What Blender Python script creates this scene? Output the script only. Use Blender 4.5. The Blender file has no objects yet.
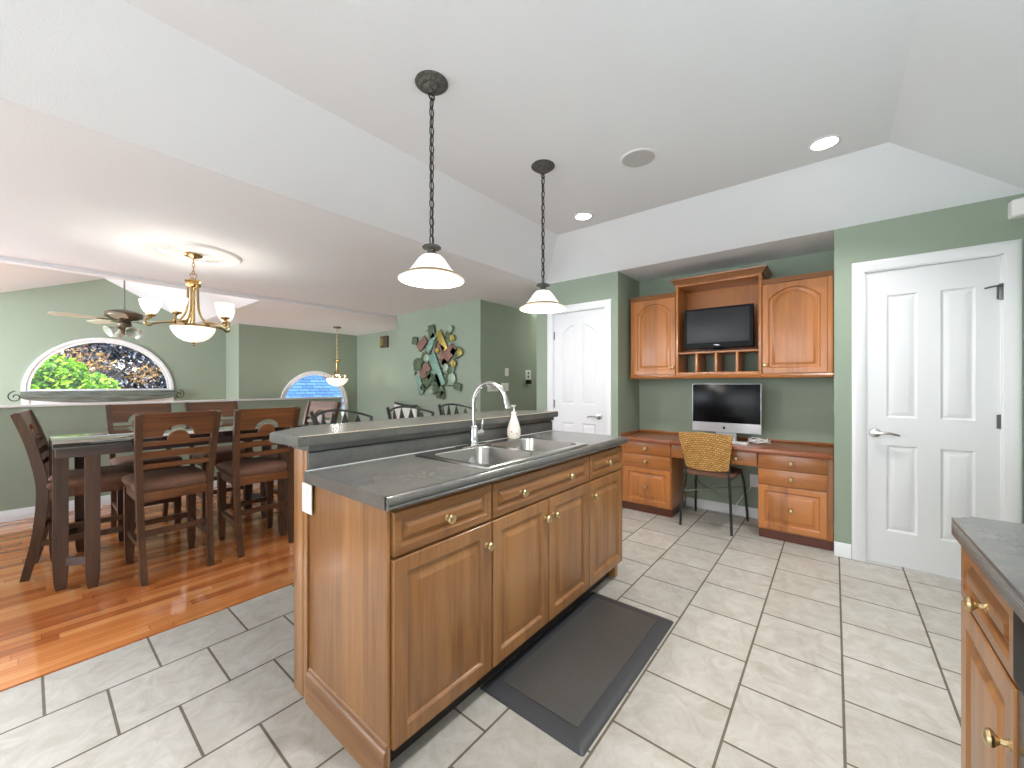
import bpy, bmesh, math, random
from mathutils import Vector, Matrix

random.seed(7)
S = bpy.context.scene
COL = S.collection

# ------------------------------------------------------------------ camera, world, sun, exposure
TH = math.radians(39.2)
cam_d = bpy.data.cameras.new('camera')
cam_d.sensor_width = 36.0
cam_d.lens = 395.0 / 1024.0 * 36.0
cam_d.clip_start = 0.02
cam_d.clip_end = 300
cam = bpy.data.objects.new('camera', cam_d)
COL.objects.link(cam)
cam.location = (0, 0, 1.25)
cam.rotation_euler = (math.radians(90), 0, TH - math.radians(90))
S.camera = cam

S.view_settings.view_transform = 'Standard'
S.view_settings.look = 'None'
S.view_settings.gamma = 1.0
S.view_settings.use_curve_mapping = False
S.view_settings.exposure = 1.24
S.cycles.max_bounces = 10
S.cycles.diffuse_bounces = 6
S.cycles.glossy_bounces = 4
S.cycles.transparent_max_bounces = 8
S.cycles.sample_clamp_indirect = 6.0
S.cycles.use_denoising = True

W = bpy.data.worlds.new('sky')
S.world = W
W.use_nodes = True
bgn = W.node_tree.nodes['Background']
bgn.inputs[0].default_value = (0.88, 0.94, 1.0, 1)
bgn.inputs[1].default_value = 1.0

sun_d = bpy.data.lights.new('sun', 'SUN')
sun_d.energy = 2.3
sun_d.angle = math.radians(1.0)
sun_d.color = (1.0, 0.95, 0.86)
sun = bpy.data.objects.new('sun', sun_d)
COL.objects.link(sun)
sun.rotation_euler = (math.radians(30), 0, math.radians(-20))


def area(name, loc, rot, sx, sy, power, color=(1, 1, 1)):
    d = bpy.data.lights.new(name, 'AREA')
    d.shape = 'RECTANGLE'
    d.size = sx
    d.size_y = sy
    d.energy = power
    d.color = color
    o = bpy.data.objects.new(name, d)
    COL.objects.link(o)
    o.location = loc
    o.rotation_euler = rot
    return o


# added fill lights at unseen openings behind and beside the camera
area('fill_behind_camera', (-7.2, 1.0, 1.3), (0, math.radians(-90), 0), 2.2, 3.4, 50, (0.90, 0.945, 1.0))
area('fill_counter_side', (0.9, -0.84, 1.62), (math.radians(-90), 0, 0), 2.4, 0.9, 27, (0.88, 0.94, 1.0))
area('fill_dining_left', (-2.95, 4.4, 1.35), (0, math.radians(-90), 0), 1.3, 1.7, 24, (0.82, 0.92, 1.0))
area('fill_living_left', (-2.3, 7.6, 1.3), (0, math.radians(-90), 0), 1.9, 2.4, 84, (0.90, 0.95, 1.0))


# ------------------------------------------------------------------ materials
def lin(c):
    c = c / 255.0
    return c / 12.92 if c <= 0.04045 else ((c + 0.055) / 1.055) ** 2.4


def rgb(r, g, b):
    return (lin(r), lin(g), lin(b), 1)


MATS = {}


def nodes_of(name):
    m = bpy.data.materials.new(name)
    m.use_nodes = True
    nt = m.node_tree
    return m, nt, nt.nodes['Principled BSDF']


def N(nt, t, **kw):
    n = nt.nodes.new(t)
    for k, v in kw.items():
        setattr(n, k, v)
    return n


def plain(name, col, rough=0.5, metal=0.0, spec=0.5, bump=0.0, bscale=200, var=0.0, vscale=8, coat=0.0, emit=None, estr=0.0):
    m, nt, b = nodes_of(name)
    b.inputs['Base Color'].default_value = col
    b.inputs['Roughness'].default_value = rough
    b.inputs['Metallic'].default_value = metal
    b.inputs['Specular IOR Level'].default_value = spec
    b.inputs['Coat Weight'].default_value = coat
    tc = N(nt, 'ShaderNodeTexCoord')
    if var > 0:
        nz = N(nt, 'ShaderNodeTexNoise')
        nz.inputs['Scale'].default_value = vscale
        nz.inputs['Detail'].default_value = 4
        nt.links.new(tc.outputs['Object'], nz.inputs['Vector'])
        mp = N(nt, 'ShaderNodeMapRange')
        mp.inputs[1].default_value = 0.3
        mp.inputs[2].default_value = 0.7
        mp.inputs[3].default_value = 1 - var
        mp.inputs[4].default_value = 1 + var
        nt.links.new(nz.outputs['Fac'], mp.inputs[0])
        mx = N(nt, 'ShaderNodeVectorMath', operation='SCALE')
        mx.inputs[0].default_value = col[:3]
        nt.links.new(mp.outputs[0], mx.inputs['Scale'])
        nt.links.new(mx.outputs[0], b.inputs['Base Color'])
    if bump > 0:
        nb = N(nt, 'ShaderNodeTexNoise')
        nb.inputs['Scale'].default_value = bscale
        nb.inputs['Detail'].default_value = 3
        nt.links.new(tc.outputs['Object'], nb.inputs['Vector'])
        bp = N(nt, 'ShaderNodeBump')
        bp.inputs['Strength'].default_value = bump
        bp.inputs['Distance'].default_value = 0.004
        nt.links.new(nb.outputs['Fac'], bp.inputs['Height'])
        nt.links.new(bp.outputs[0], b.inputs['Normal'])
    if emit:
        b.inputs['Emission Color'].default_value = emit
        b.inputs['Emission Strength'].default_value = estr
    MATS[name] = m
    return m


def wood(name, c1, c2, axis='z', rough=0.33, board=0.0, coat=0.25, scale=1.0, spec=0.5):
    """Grain stretched along one axis, random shift per object; board > 0 adds wide glued boards of differing tone."""
    m, nt, b = nodes_of(name)
    tc = N(nt, 'ShaderNodeTexCoord')
    oi = N(nt, 'ShaderNodeObjectInfo')
    addr = N(nt, 'ShaderNodeVectorMath', operation='ADD')
    sc = N(nt, 'ShaderNodeVectorMath', operation='SCALE')
    comb = N(nt, 'ShaderNodeCombineXYZ')
    for i in range(3):
        nt.links.new(oi.outputs['Random'], comb.inputs[i])
    nt.links.new(comb.outputs[0], sc.inputs[0])
    sc.inputs['Scale'].default_value = 17.0
    nt.links.new(tc.outputs['Object'], addr.inputs[0])
    nt.links.new(sc.outputs[0], addr.inputs[1])
    mp = N(nt, 'ShaderNodeMapping')
    st = [16 * scale, 16 * scale, 16 * scale]
    st['xyz'.index(axis)] = 1.1 * scale
    mp.inputs['Scale'].default_value = st
    nt.links.new(addr.outputs[0], mp.inputs['Vector'])
    n1 = N(nt, 'ShaderNodeTexNoise')
    n1.inputs['Scale'].default_value = 1.0
    n1.inputs['Detail'].default_value = 5
    n1.inputs['Roughness'].default_value = 0.6
    n1.inputs['Distortion'].default_value = 0.6
    nt.links.new(mp.outputs[0], n1.inputs['Vector'])
    mp2 = N(nt, 'ShaderNodeMapping')
    st2 = [90 * scale, 90 * scale, 90 * scale]
    st2['xyz'.index(axis)] = 4.0 * scale
    mp2.inputs['Scale'].default_value = st2
    nt.links.new(addr.outputs[0], mp2.inputs['Vector'])
    n2 = N(nt, 'ShaderNodeTexNoise')
    n2.inputs['Scale'].default_value = 1.0
    n2.inputs['Detail'].default_value = 2
    nt.links.new(mp2.outputs[0], n2.inputs['Vector'])
    mixf = N(nt, 'ShaderNodeMath', operation='MULTIPLY_ADD')
    nt.links.new(n2.outputs['Fac'], mixf.inputs[0])
    mixf.inputs[1].default_value = 0.35
    nt.links.new(n1.outputs['Fac'], mixf.inputs[2])
    last = mixf.outputs[0]
    if board > 0:
        mp3 = N(nt, 'ShaderNodeMapping')
        s3 = [7.3, 7.3, 7.3]
        s3['xyz'.index(axis)] = 0.0
        mp3.inputs['Scale'].default_value = s3
        nt.links.new(addr.outputs[0], mp3.inputs['Vector'])
        fl = N(nt, 'ShaderNodeVectorMath', operation='FLOOR')
        nt.links.new(mp3.outputs[0], fl.inputs[0])
        wn = N(nt, 'ShaderNodeTexWhiteNoise')
        nt.links.new(fl.outputs[0], wn.inputs['Vector'])
        ma = N(nt, 'ShaderNodeMath', operation='MULTIPLY_ADD')
        nt.links.new(wn.outputs['Value'], ma.inputs[0])
        ma.inputs[1].default_value = board
        nt.links.new(last, ma.inputs[2])
        last = ma.outputs[0]
    rp = N(nt, 'ShaderNodeValToRGB')
    rp.color_ramp.elements[0].position = 0.38
    rp.color_ramp.elements[0].color = c2
    rp.color_ramp.elements[1].position = 0.95
    rp.color_ramp.elements[1].color = c1
    nt.links.new(last, rp.inputs[0])
    nt.links.new(rp.outputs[0], b.inputs['Base Color'])
    b.inputs['Roughness'].default_value = rough
    b.inputs['Coat Weight'].default_value = coat
    b.inputs['Coat Roughness'].default_value = min(0.15, rough)
    b.inputs['Specular IOR Level'].default_value = spec
    MATS[name] = m
    return m


CH1, CH2 = rgb(164, 115, 70), rgb(110, 68, 34)
wood('cherry_z', CH1, CH2, 'z', board=0.3)
wood('cherry_x', CH1, CH2, 'x')
wood('cherry_y', CH1, CH2, 'y')
DK1, DK2 = rgb(188, 118, 58), rgb(126, 72, 28)  # same cherry as the island; the alcove's light is put into the tone
wood('desk_z', DK1, DK2, 'z', board=0.45)
wood('desk_y', DK1, DK2, 'y')
wood('desk_top', rgb(160, 88, 50), rgb(118, 60, 32), 'y', rough=0.28)
wood('crown_wood', rgb(160, 106, 62), rgb(116, 70, 36), 'y')
wood('desk_kick', rgb(110, 52, 28), rgb(80, 36, 20), 'y')
wood('walnut', rgb(100, 66, 44), rgb(50, 33, 24), 'z', rough=0.4)
wood('walnut_x', rgb(138, 86, 48), rgb(62, 38, 24), 'x', rough=0.36)
wood('table_wood', rgb(84, 60, 54), rgb(44, 33, 32), 'x', rough=0.4)
wood('table_leg', rgb(98, 70, 56), rgb(52, 37, 32), 'z', rough=0.42)
wood('table_top', rgb(58, 46, 44), rgb(36, 30, 30), 'x', rough=0.07, coat=1.0)

plain('wall_green', rgb(149, 162, 146), 0.75, bump=0.06, bscale=320, spec=0.3)
plain('ceiling_white', rgb(233, 237, 243), 0.9, bump=0.25, bscale=130, spec=0.2)
plain('trim_white', rgb(230, 231, 234), 0.35)
plain('door_white', rgb(226, 227, 231), 0.38)
plain('plastic_white', rgb(238, 238, 236), 0.3)
plain('brass', rgb(190, 160, 110), 0.22, metal=1.0)
plain('satin_brass', rgb(206, 184, 140), 0.28, metal=1.0)
plain('nickel', rgb(190, 188, 184), 0.22, metal=1.0)
plain('chrome', rgb(222, 222, 224), 0.08, metal=1.0)
plain('steel', rgb(172, 171, 168), 0.26, metal=1.0)
plain('hinge_grey', rgb(120, 120, 122), 0.35, metal=0.8)
plain('bronze_dark', rgb(86, 84, 80), 0.5, metal=0.3, bump=1.0, bscale=150, var=0.5, vscale=90)
plain('iron_dark', rgb(46, 48, 50), 0.45, metal=0.3)
plain('chair_iron', rgb(52, 60, 58), 0.35, metal=0.4)
plain('wire_light', rgb(180, 190, 182), 0.3, metal=0.7)
plain('black_gloss', rgb(8, 9, 12), 0.2, spec=0.15)
plain('black_satin', rgb(12, 13, 15), 0.5, spec=0.2)
plain('screen_grey', rgb(44, 46, 50), 0.38, spec=0.3)
plain('aluminium', rgb(206, 208, 212), 0.32, metal=0.55)
plain('cushion', rgb(116, 82, 64), 0.75, bump=0.15, bscale=260, var=0.08, vscale=30)
plain('dark_leather', rgb(40, 36, 36), 0.4)
plain('soap_white', rgb(236, 230, 222), 0.25, coat=0.3)
plain('soap_flower', rgb(216, 158, 146), 0.35)
plain('grille_grey', rgb(196, 196, 198), 0.7, bump=0.6, bscale=700)
plain('cloth_sage', rgb(146, 154, 146), 0.9, bump=0.1, bscale=200)
plain('rust', rgb(132, 98, 86), 0.55, metal=0.3, bump=0.8, bscale=110, var=0.35, vscale=60)
plain('verdigris', rgb(120, 152, 138), 0.5, metal=0.3, bump=0.6, bscale=90, var=0.35, vscale=50)
plain('moss_metal', rgb(84, 98, 74), 0.5, metal=0.4, bump=0.8, bscale=120, var=0.4, vscale=60)
plain('gold_metal', rgb(160, 142, 72), 0.4, metal=0.6, bump=0.5, bscale=120, var=0.3, vscale=50)
plain('pearl_metal', rgb(150, 168, 150), 0.45, metal=0.3, var=0.15, vscale=40)
plain('strip_tan', rgb(206, 192, 168), 0.4)
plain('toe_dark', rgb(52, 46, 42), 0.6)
plain('stool_seat', rgb(38, 36, 35), 0.5)
plain('fan_bronze', rgb(104, 92, 76), 0.4, metal=0.5)
plain('fan_rod', rgb(128, 132, 118), 0.4, metal=0.3)
plain('fan_blade', rgb(196, 196, 180), 0.45)
plain('frosted_off', rgb(214, 222, 216), 0.35)
plain('cable_white', rgb(228, 230, 232), 0.4)
plain('cable_dark', rgb(46, 46, 50), 0.5)
plain('reflection_pink', rgb(206, 170, 160), 0.8, var=0.2, vscale=9)
plain('bark', rgb(70, 56, 44), 0.9, bump=0.8, bscale=30, var=0.3)
plain('lawn', rgb(92, 122, 58), 0.95, var=0.3, vscale=3)
plain('siding', rgb(196, 192, 184), 0.8)

GL = (1.0, 0.95, 0.86, 1)
plain('shade_glow', rgb(250, 246, 238), 0.35, emit=GL, estr=0.35)
plain('shade_band', rgb(140, 112, 84), 0.4)
plain('shade_rim', rgb(250, 240, 220), 0.35, emit=(1.0, 0.93, 0.78, 1), estr=0.2)
plain('downlight_glow', rgb(255, 255, 255), 0.4, emit=(1, 0.98, 0.95, 1), estr=9.0)


def leafmat(name, cols, rough=0.5):
    m, nt, b = nodes_of(name)
    gi = N(nt, 'ShaderNodeNewGeometry')
    rp = N(nt, 'ShaderNodeValToRGB')
    rp.color_ramp.interpolation = 'CONSTANT'
    el = rp.color_ramp.elements
    while len(el) < len(cols):
        el.new(0.5)
    for i, c in enumerate(cols):
        el[i].position = i / len(cols)
        el[i].color = c
    nt.links.new(gi.outputs['Random Per Island'], rp.inputs[0])
    nt.links.new(rp.outputs[0], b.inputs['Base Color'])
    b.inputs['Roughness'].default_value = rough
    b.inputs['Subsurface Weight'].default_value = 0.0
    MATS[name] = m


leafmat('leaf_lime', [rgb(120, 190, 20), rgb(160, 215, 40), rgb(80, 150, 20), rgb(190, 230, 70), rgb(50, 105, 30), rgb(140, 205, 30)])
leafmat('leaf_purple', [rgb(38, 42, 68), rgb(54, 58, 90), rgb(30, 32, 50), rgb(96, 76, 66), rgb(70, 74, 104), rgb(44, 44, 62), rgb(130, 138, 160), rgb(190, 196, 214), rgb(36, 38, 56)], 0.25)  # palest tones paint sun glints and sky sparkle among the leaves
leafmat('leaf_rust', [rgb(150, 112, 72), rgb(110, 84, 66), rgb(176, 140, 96), rgb(84, 66, 58), rgb(206, 160, 80)], 0.5)


def glassmat(name, tint=(1, 1, 1, 1)):
    m = bpy.data.materials.new(name)
    m.use_nodes = True
    nt = m.node_tree
    nt.nodes.clear()
    out = N(nt, 'ShaderNodeOutputMaterial')
    mix = N(nt, 'ShaderNodeMixShader')
    fr = N(nt, 'ShaderNodeFresnel')
    fr.inputs[0].default_value = 1.4
    tr = N(nt, 'ShaderNodeBsdfTransparent')
    tr.inputs[0].default_value = tint
    gl = N(nt, 'ShaderNodeBsdfGlossy')
    gl.inputs['Roughness'].default_value = 0.02
    nt.links.new(fr.outputs[0], mix.inputs[0])
    nt.links.new(tr.outputs[0], mix.inputs[1])
    nt.links.new(gl.outputs[0], mix.inputs[2])
    nt.links.new(mix.outputs[0], out.inputs[0])
    MATS[name] = m


glassmat('glass')


def mat_tiles():
    m, nt, b = nodes_of('floor_tiles')
    tc = N(nt, 'ShaderNodeTexCoord')
    mp = N(nt, 'ShaderNodeMapping')
    mp.inputs['Location'].default_value = (-0.04 + 10 / 3, 0.028 + 20 / 3, 0)
    nt.links.new(tc.outputs['Object'], mp.inputs['Vector'])
    br = N(nt, 'ShaderNodeTexBrick')
    br.offset = 0.5
    br.inputs['Scale'].default_value = 1.0
    br.inputs['Brick Width'].default_value = 1 / 3
    br.inputs['Row Height'].default_value = 1 / 3
    br.inputs['Mortar Size'].default_value = 0.0048
    br.inputs['Mortar Smooth'].default_value = 0.15
    br.inputs['Bias'].default_value = 0.0
    br.inputs['Color1'].default_value = rgb(187, 184, 178)
    br.inputs['Color2'].default_value = rgb(198, 195, 189)
    br.inputs['Mortar'].default_value = rgb(112, 104, 92)
    nt.links.new(mp.outputs[0], br.inputs['Vector'])
    nz = N(nt, 'ShaderNodeTexNoise')
    nz.inputs['Scale'].default_value = 9
    nz.inputs['Detail'].default_value = 8
    nz.inputs['Roughness'].default_value = 0.7
    nz.inputs['Distortion'].default_value = 1.0
    nt.links.new(tc.outputs['Object'], nz.inputs['Vector'])
    rp = N(nt, 'ShaderNodeValToRGB')
    rp.color_ramp.elements[0].position = 0.3
    rp.color_ramp.elements[0].color = rgb(212, 206, 196)
    rp.color_ramp.elements[1].position = 0.62
    rp.color_ramp.elements[1].color = (1, 1, 1, 1)
    nt.links.new(nz.outputs['Fac'], rp.inputs[0])
    mx = N(nt, 'ShaderNodeMix', data_type='RGBA', blend_type='MULTIPLY')
    mx.inputs[0].default_value = 0.8
    nt.links.new(br.outputs['Color'], mx.inputs[6])
    nt.links.new(rp.outputs[0], mx.inputs[7])
    nt.links.new(mx.outputs[2], b.inputs['Base Color'])
    rr = N(nt, 'ShaderNodeMapRange')
    rr.inputs[3].default_value = 0.38
    rr.inputs[4].default_value = 0.85
    nt.links.new(br.outputs['Fac'], rr.inputs[0])
    nt.links.new(rr.outputs[0], b.inputs['Roughness'])
    bp = N(nt, 'ShaderNodeBump')
    bp.inputs['Strength'].default_value = 0.5
    bp.inputs['Distance'].default_value = 0.003
    bp.invert = True
    nt.links.new(br.outputs['Fac'], bp.inputs['Height'])
    nt.links.new(bp.outputs[0], b.inputs['Normal'])
    MATS['floor_tiles'] = m


mat_tiles()


def mat_planks():
    m, nt, b = nodes_of('floor_planks')
    tc = N(nt, 'ShaderNodeTexCoord')
    sep = N(nt, 'ShaderNodeSeparateXYZ')
    nt.links.new(tc.outputs['Object'], sep.inputs[0])

    def math_(op, a, bb=None, c=None):
        n = N(nt, 'ShaderNodeMath', operation=op)
        for i, v in enumerate((a, bb, c)):
            if v is None:
                continue
            if isinstance(v, (int, float)):
                n.inputs[i].default_value = v
            else:
                nt.links.new(v, n.inputs[i])
        return n.outputs[0]

    row = math_('FLOOR', math_('DIVIDE', sep.outputs[1], 0.064))
    wr = N(nt, 'ShaderNodeTexWhiteNoise', noise_dimensions='1D')
    nt.links.new(row, wr.inputs['W'])
    xs = math_('MULTIPLY_ADD', wr.outputs['Value'], 7.0, sep.outputs[0])
    colm = math_('FLOOR', math_('DIVIDE', xs, 0.62))
    cv = N(nt, 'ShaderNodeCombineXYZ')
    nt.links.new(row, cv.inputs[0])
    nt.links.new(colm, cv.inputs[1])
    wn = N(nt, 'ShaderNodeTexWhiteNoise')
    nt.links.new(cv.outputs[0], wn.inputs['Vector'])
    rp = N(nt, 'ShaderNodeValToRGB')
    cols = [rgb(148, 78, 36), rgb(188, 108, 54), rgb(208, 134, 76), rgb(226, 164, 106)]
    el = rp.color_ramp.elements
    el.new(0.4)
    el.new(0.7)
    for e, p, c in zip(el, (0.0, 0.35, 0.7, 1.0), cols):
        e.position = p
        e.color = c
    mp = N(nt, 'ShaderNodeMapping')
    mp.inputs['Scale'].default_value = (2.2, 46, 1)
    nt.links.new(tc.outputs['Object'], mp.inputs['Vector'])
    addv = N(nt, 'ShaderNodeVectorMath', operation='ADD')
    nt.links.new(mp.outputs[0], addv.inputs[0])
    nt.links.new(wn.outputs['Color'], addv.inputs[1])
    nz = N(nt, 'ShaderNodeTexNoise')
    nz.inputs['Scale'].default_value = 1
    nz.inputs['Detail'].default_value = 4
    nt.links.new(addv.outputs[0], nz.inputs['Vector'])
    f = math_('MULTIPLY_ADD', math_('SUBTRACT', nz.outputs['Fac'], 0.5), 0.9, math_('MULTIPLY_ADD', wn.outputs['Value'], 0.72, 0.14))
    nt.links.new(f, rp.inputs[0])
    # hairline joints
    fy = math_('FRACT', math_('DIVIDE', sep.outputs[1], 0.064))
    jy = math_('LESS_THAN', fy, 0.03)
    fx = math_('FRACT', math_('DIVIDE', xs, 0.62))
    jx = math_('LESS_THAN', fx, 0.004)
    j = math_('MAXIMUM', jy, jx)
    mx = N(nt, 'ShaderNodeMix', data_type='RGBA')
    nt.links.new(math_('MULTIPLY', j, 0.55), mx.inputs[0])
    nt.links.new(rp.outputs[0], mx.inputs[6])
    mx.inputs[7].default_value = rgb(92, 48, 22)
    nt.links.new(mx.outputs[2], b.inputs['Base Color'])
    b.inputs['Roughness'].default_value = 0.16
    b.inputs['Coat Weight'].default_value = 0.6
    b.inputs['Coat Roughness'].default_value = 0.05
    MATS['floor_planks'] = m


mat_planks()


def mat_counter():
    m, nt, b = nodes_of('laminate')
    tc = N(nt, 'ShaderNodeTexCoord')
    nz = N(nt, 'ShaderNodeTexNoise')
    nz.inputs['Scale'].default_value = 5
    nz.inputs['Detail'].default_value = 9
    nz.inputs['Roughness'].default_value = 0.72
    nt.links.new(tc.outputs['Object'], nz.inputs['Vector'])
    n2 = N(nt, 'ShaderNodeTexNoise')
    n2.inputs['Scale'].default_value = 160
    n2.inputs['Detail'].default_value = 2
    nt.links.new(tc.outputs['Object'], n2.inputs['Vector'])
    ad = N(nt, 'ShaderNodeMath', operation='MULTIPLY_ADD')
    nt.links.new(n2.outputs['Fac'], ad.inputs[0])
    ad.inputs[1].default_value = 0.3
    nt.links.new(nz.outputs['Fac'], ad.inputs[2])
    rp = N(nt, 'ShaderNodeValToRGB')
    rp.color_ramp.elements[0].position = 0.42
    rp.color_ramp.elements[0].color = rgb(82, 83, 86)
    rp.color_ramp.elements[1].position = 0.9
    rp.color_ramp.elements[1].color = rgb(110, 107, 100)
    nt.links.new(ad.outputs[0], rp.inputs[0])
    nt.links.new(rp.outputs[0], b.inputs['Base Color'])
    b.inputs['Roughness'].default_value = 0.26
    b.inputs['Specular IOR Level'].default_value = 0.55
    MATS['laminate'] = m


mat_counter()


def mat_weave():
    m, nt, b = nodes_of('wicker')
    tc = N(nt, 'ShaderNodeTexCoord')
    mp = N(nt, 'ShaderNodeMapping')
    mp.inputs['Scale'].default_value = (1, 1, 1)
    nt.links.new(tc.outputs['Object'], mp.inputs['Vector'])
    sep = N(nt, 'ShaderNodeSeparateXYZ')
    nt.links.new(mp.outputs[0], sep.inputs[0])
    cv = N(nt, 'ShaderNodeCombineXYZ')
    sw = N(nt, 'ShaderNodeMath', operation='ADD')
    nt.links.new(sep.outputs[2], sw.inputs[0])
    nt.links.new(sep.outputs[0], sw.inputs[1])
    nt.links.new(sep.outputs[1], cv.inputs[0])
    nt.links.new(sw.outputs[0], cv.inputs[1])
    br = N(nt, 'ShaderNodeTexBrick')
    br.offset = 0.5
    br.inputs['Scale'].default_value = 1
    br.inputs['Brick Width'].default_value = 0.028
    br.inputs['Row Height'].default_value = 0.014
    br.inputs['Mortar Size'].default_value = 0.0034
    br.inputs['Mortar Smooth'].default_value = 0.9
    br.inputs['Color1'].default_value = rgb(230, 182, 110)
    br.inputs['Color2'].default_value = rgb(200, 146, 74)
    br.inputs['Mortar'].default_value = rgb(140, 88, 38)
    nt.links.new(cv.outputs[0], br.inputs['Vector'])
    nt.links.new(br.outputs['Color'], b.inputs['Base Color'])
    bp = N(nt, 'ShaderNodeBump')
    bp.invert = True
    bp.inputs['Strength'].default_value = 1.0
    bp.inputs['Distance'].default_value = 0.004
    nt.links.new(br.outputs['Fac'], bp.inputs['Height'])
    nt.links.new(bp.outputs[0], b.inputs['Normal'])
    b.inputs['Roughness'].default_value = 0.55
    MATS['wicker'] = m


mat_weave()


def mat_mat():
    m, nt, b = nodes_of('mat_mesh')
    tc = N(nt, 'ShaderNodeTexCoord')
    mp = N(nt, 'ShaderNodeMapping')
    mp.inputs['Rotation'].default_value = (0, 0, math.radians(45))
    nt.links.new(tc.outputs['Object'], mp.inputs['Vector'])
    ck = N(nt, 'ShaderNodeTexChecker')
    ck.inputs['Scale'].default_value = 170
    ck.inputs['Color1'].default_value = rgb(104, 100, 94)
    ck.inputs['Color2'].default_value = rgb(52, 53, 56)
    nt.links.new(mp.outputs[0], ck.inputs['Vector'])
    nt.links.new(ck.outputs['Color'], b.inputs['Base Color'])
    bp = N(nt, 'ShaderNodeBump')
    bp.inputs['Strength'].default_value = 0.7
    bp.inputs['Distance'].default_value = 0.002
    nt.links.new(ck.outputs['Fac'], bp.inputs['Height'])
    nt.links.new(bp.outputs[0], b.inputs['Normal'])
    b.inputs['Roughness'].default_value = 0.38
    MATS['mat_mesh'] = m


mat_mat()
plain('mat_rubber', rgb(66, 67, 71), 0.45)


def mat_shingles():
    m, nt, b = nodes_of('shingles_blue')
    tc = N(nt, 'ShaderNodeTexCoord')
    sep = N(nt, 'ShaderNodeSeparateXYZ')
    nt.links.new(tc.outputs['Object'], sep.inputs[0])
    cv = N(nt, 'ShaderNodeCombineXYZ')
    nt.links.new(sep.outputs[0], cv.inputs[0])
    nt.links.new(sep.outputs[2], cv.inputs[1])
    br = N(nt, 'ShaderNodeTexBrick')
    br.offset = 0.5
    br.inputs['Scale'].default_value = 1
    br.inputs['Brick Width'].default_value = 0.34
    br.inputs['Row Height'].default_value = 0.1
    br.inputs['Mortar Size'].default_value = 0.014
    br.inputs['Mortar Smooth'].default_value = 0.6
    br.inputs['Color1'].default_value = rgb(76, 126, 178)
    br.inputs['Color2'].default_value = rgb(50, 96, 150)
    br.inputs['Mortar'].default_value = rgb(24, 50, 90)
    nt.links.new(cv.outputs[0], br.inputs['Vector'])
    nt.links.new(br.outputs['Color'], b.inputs['Base Color'])
    b.inputs['Roughness'].default_value = 0.8
    MATS['shingles_blue'] = m


mat_shingles()


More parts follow.
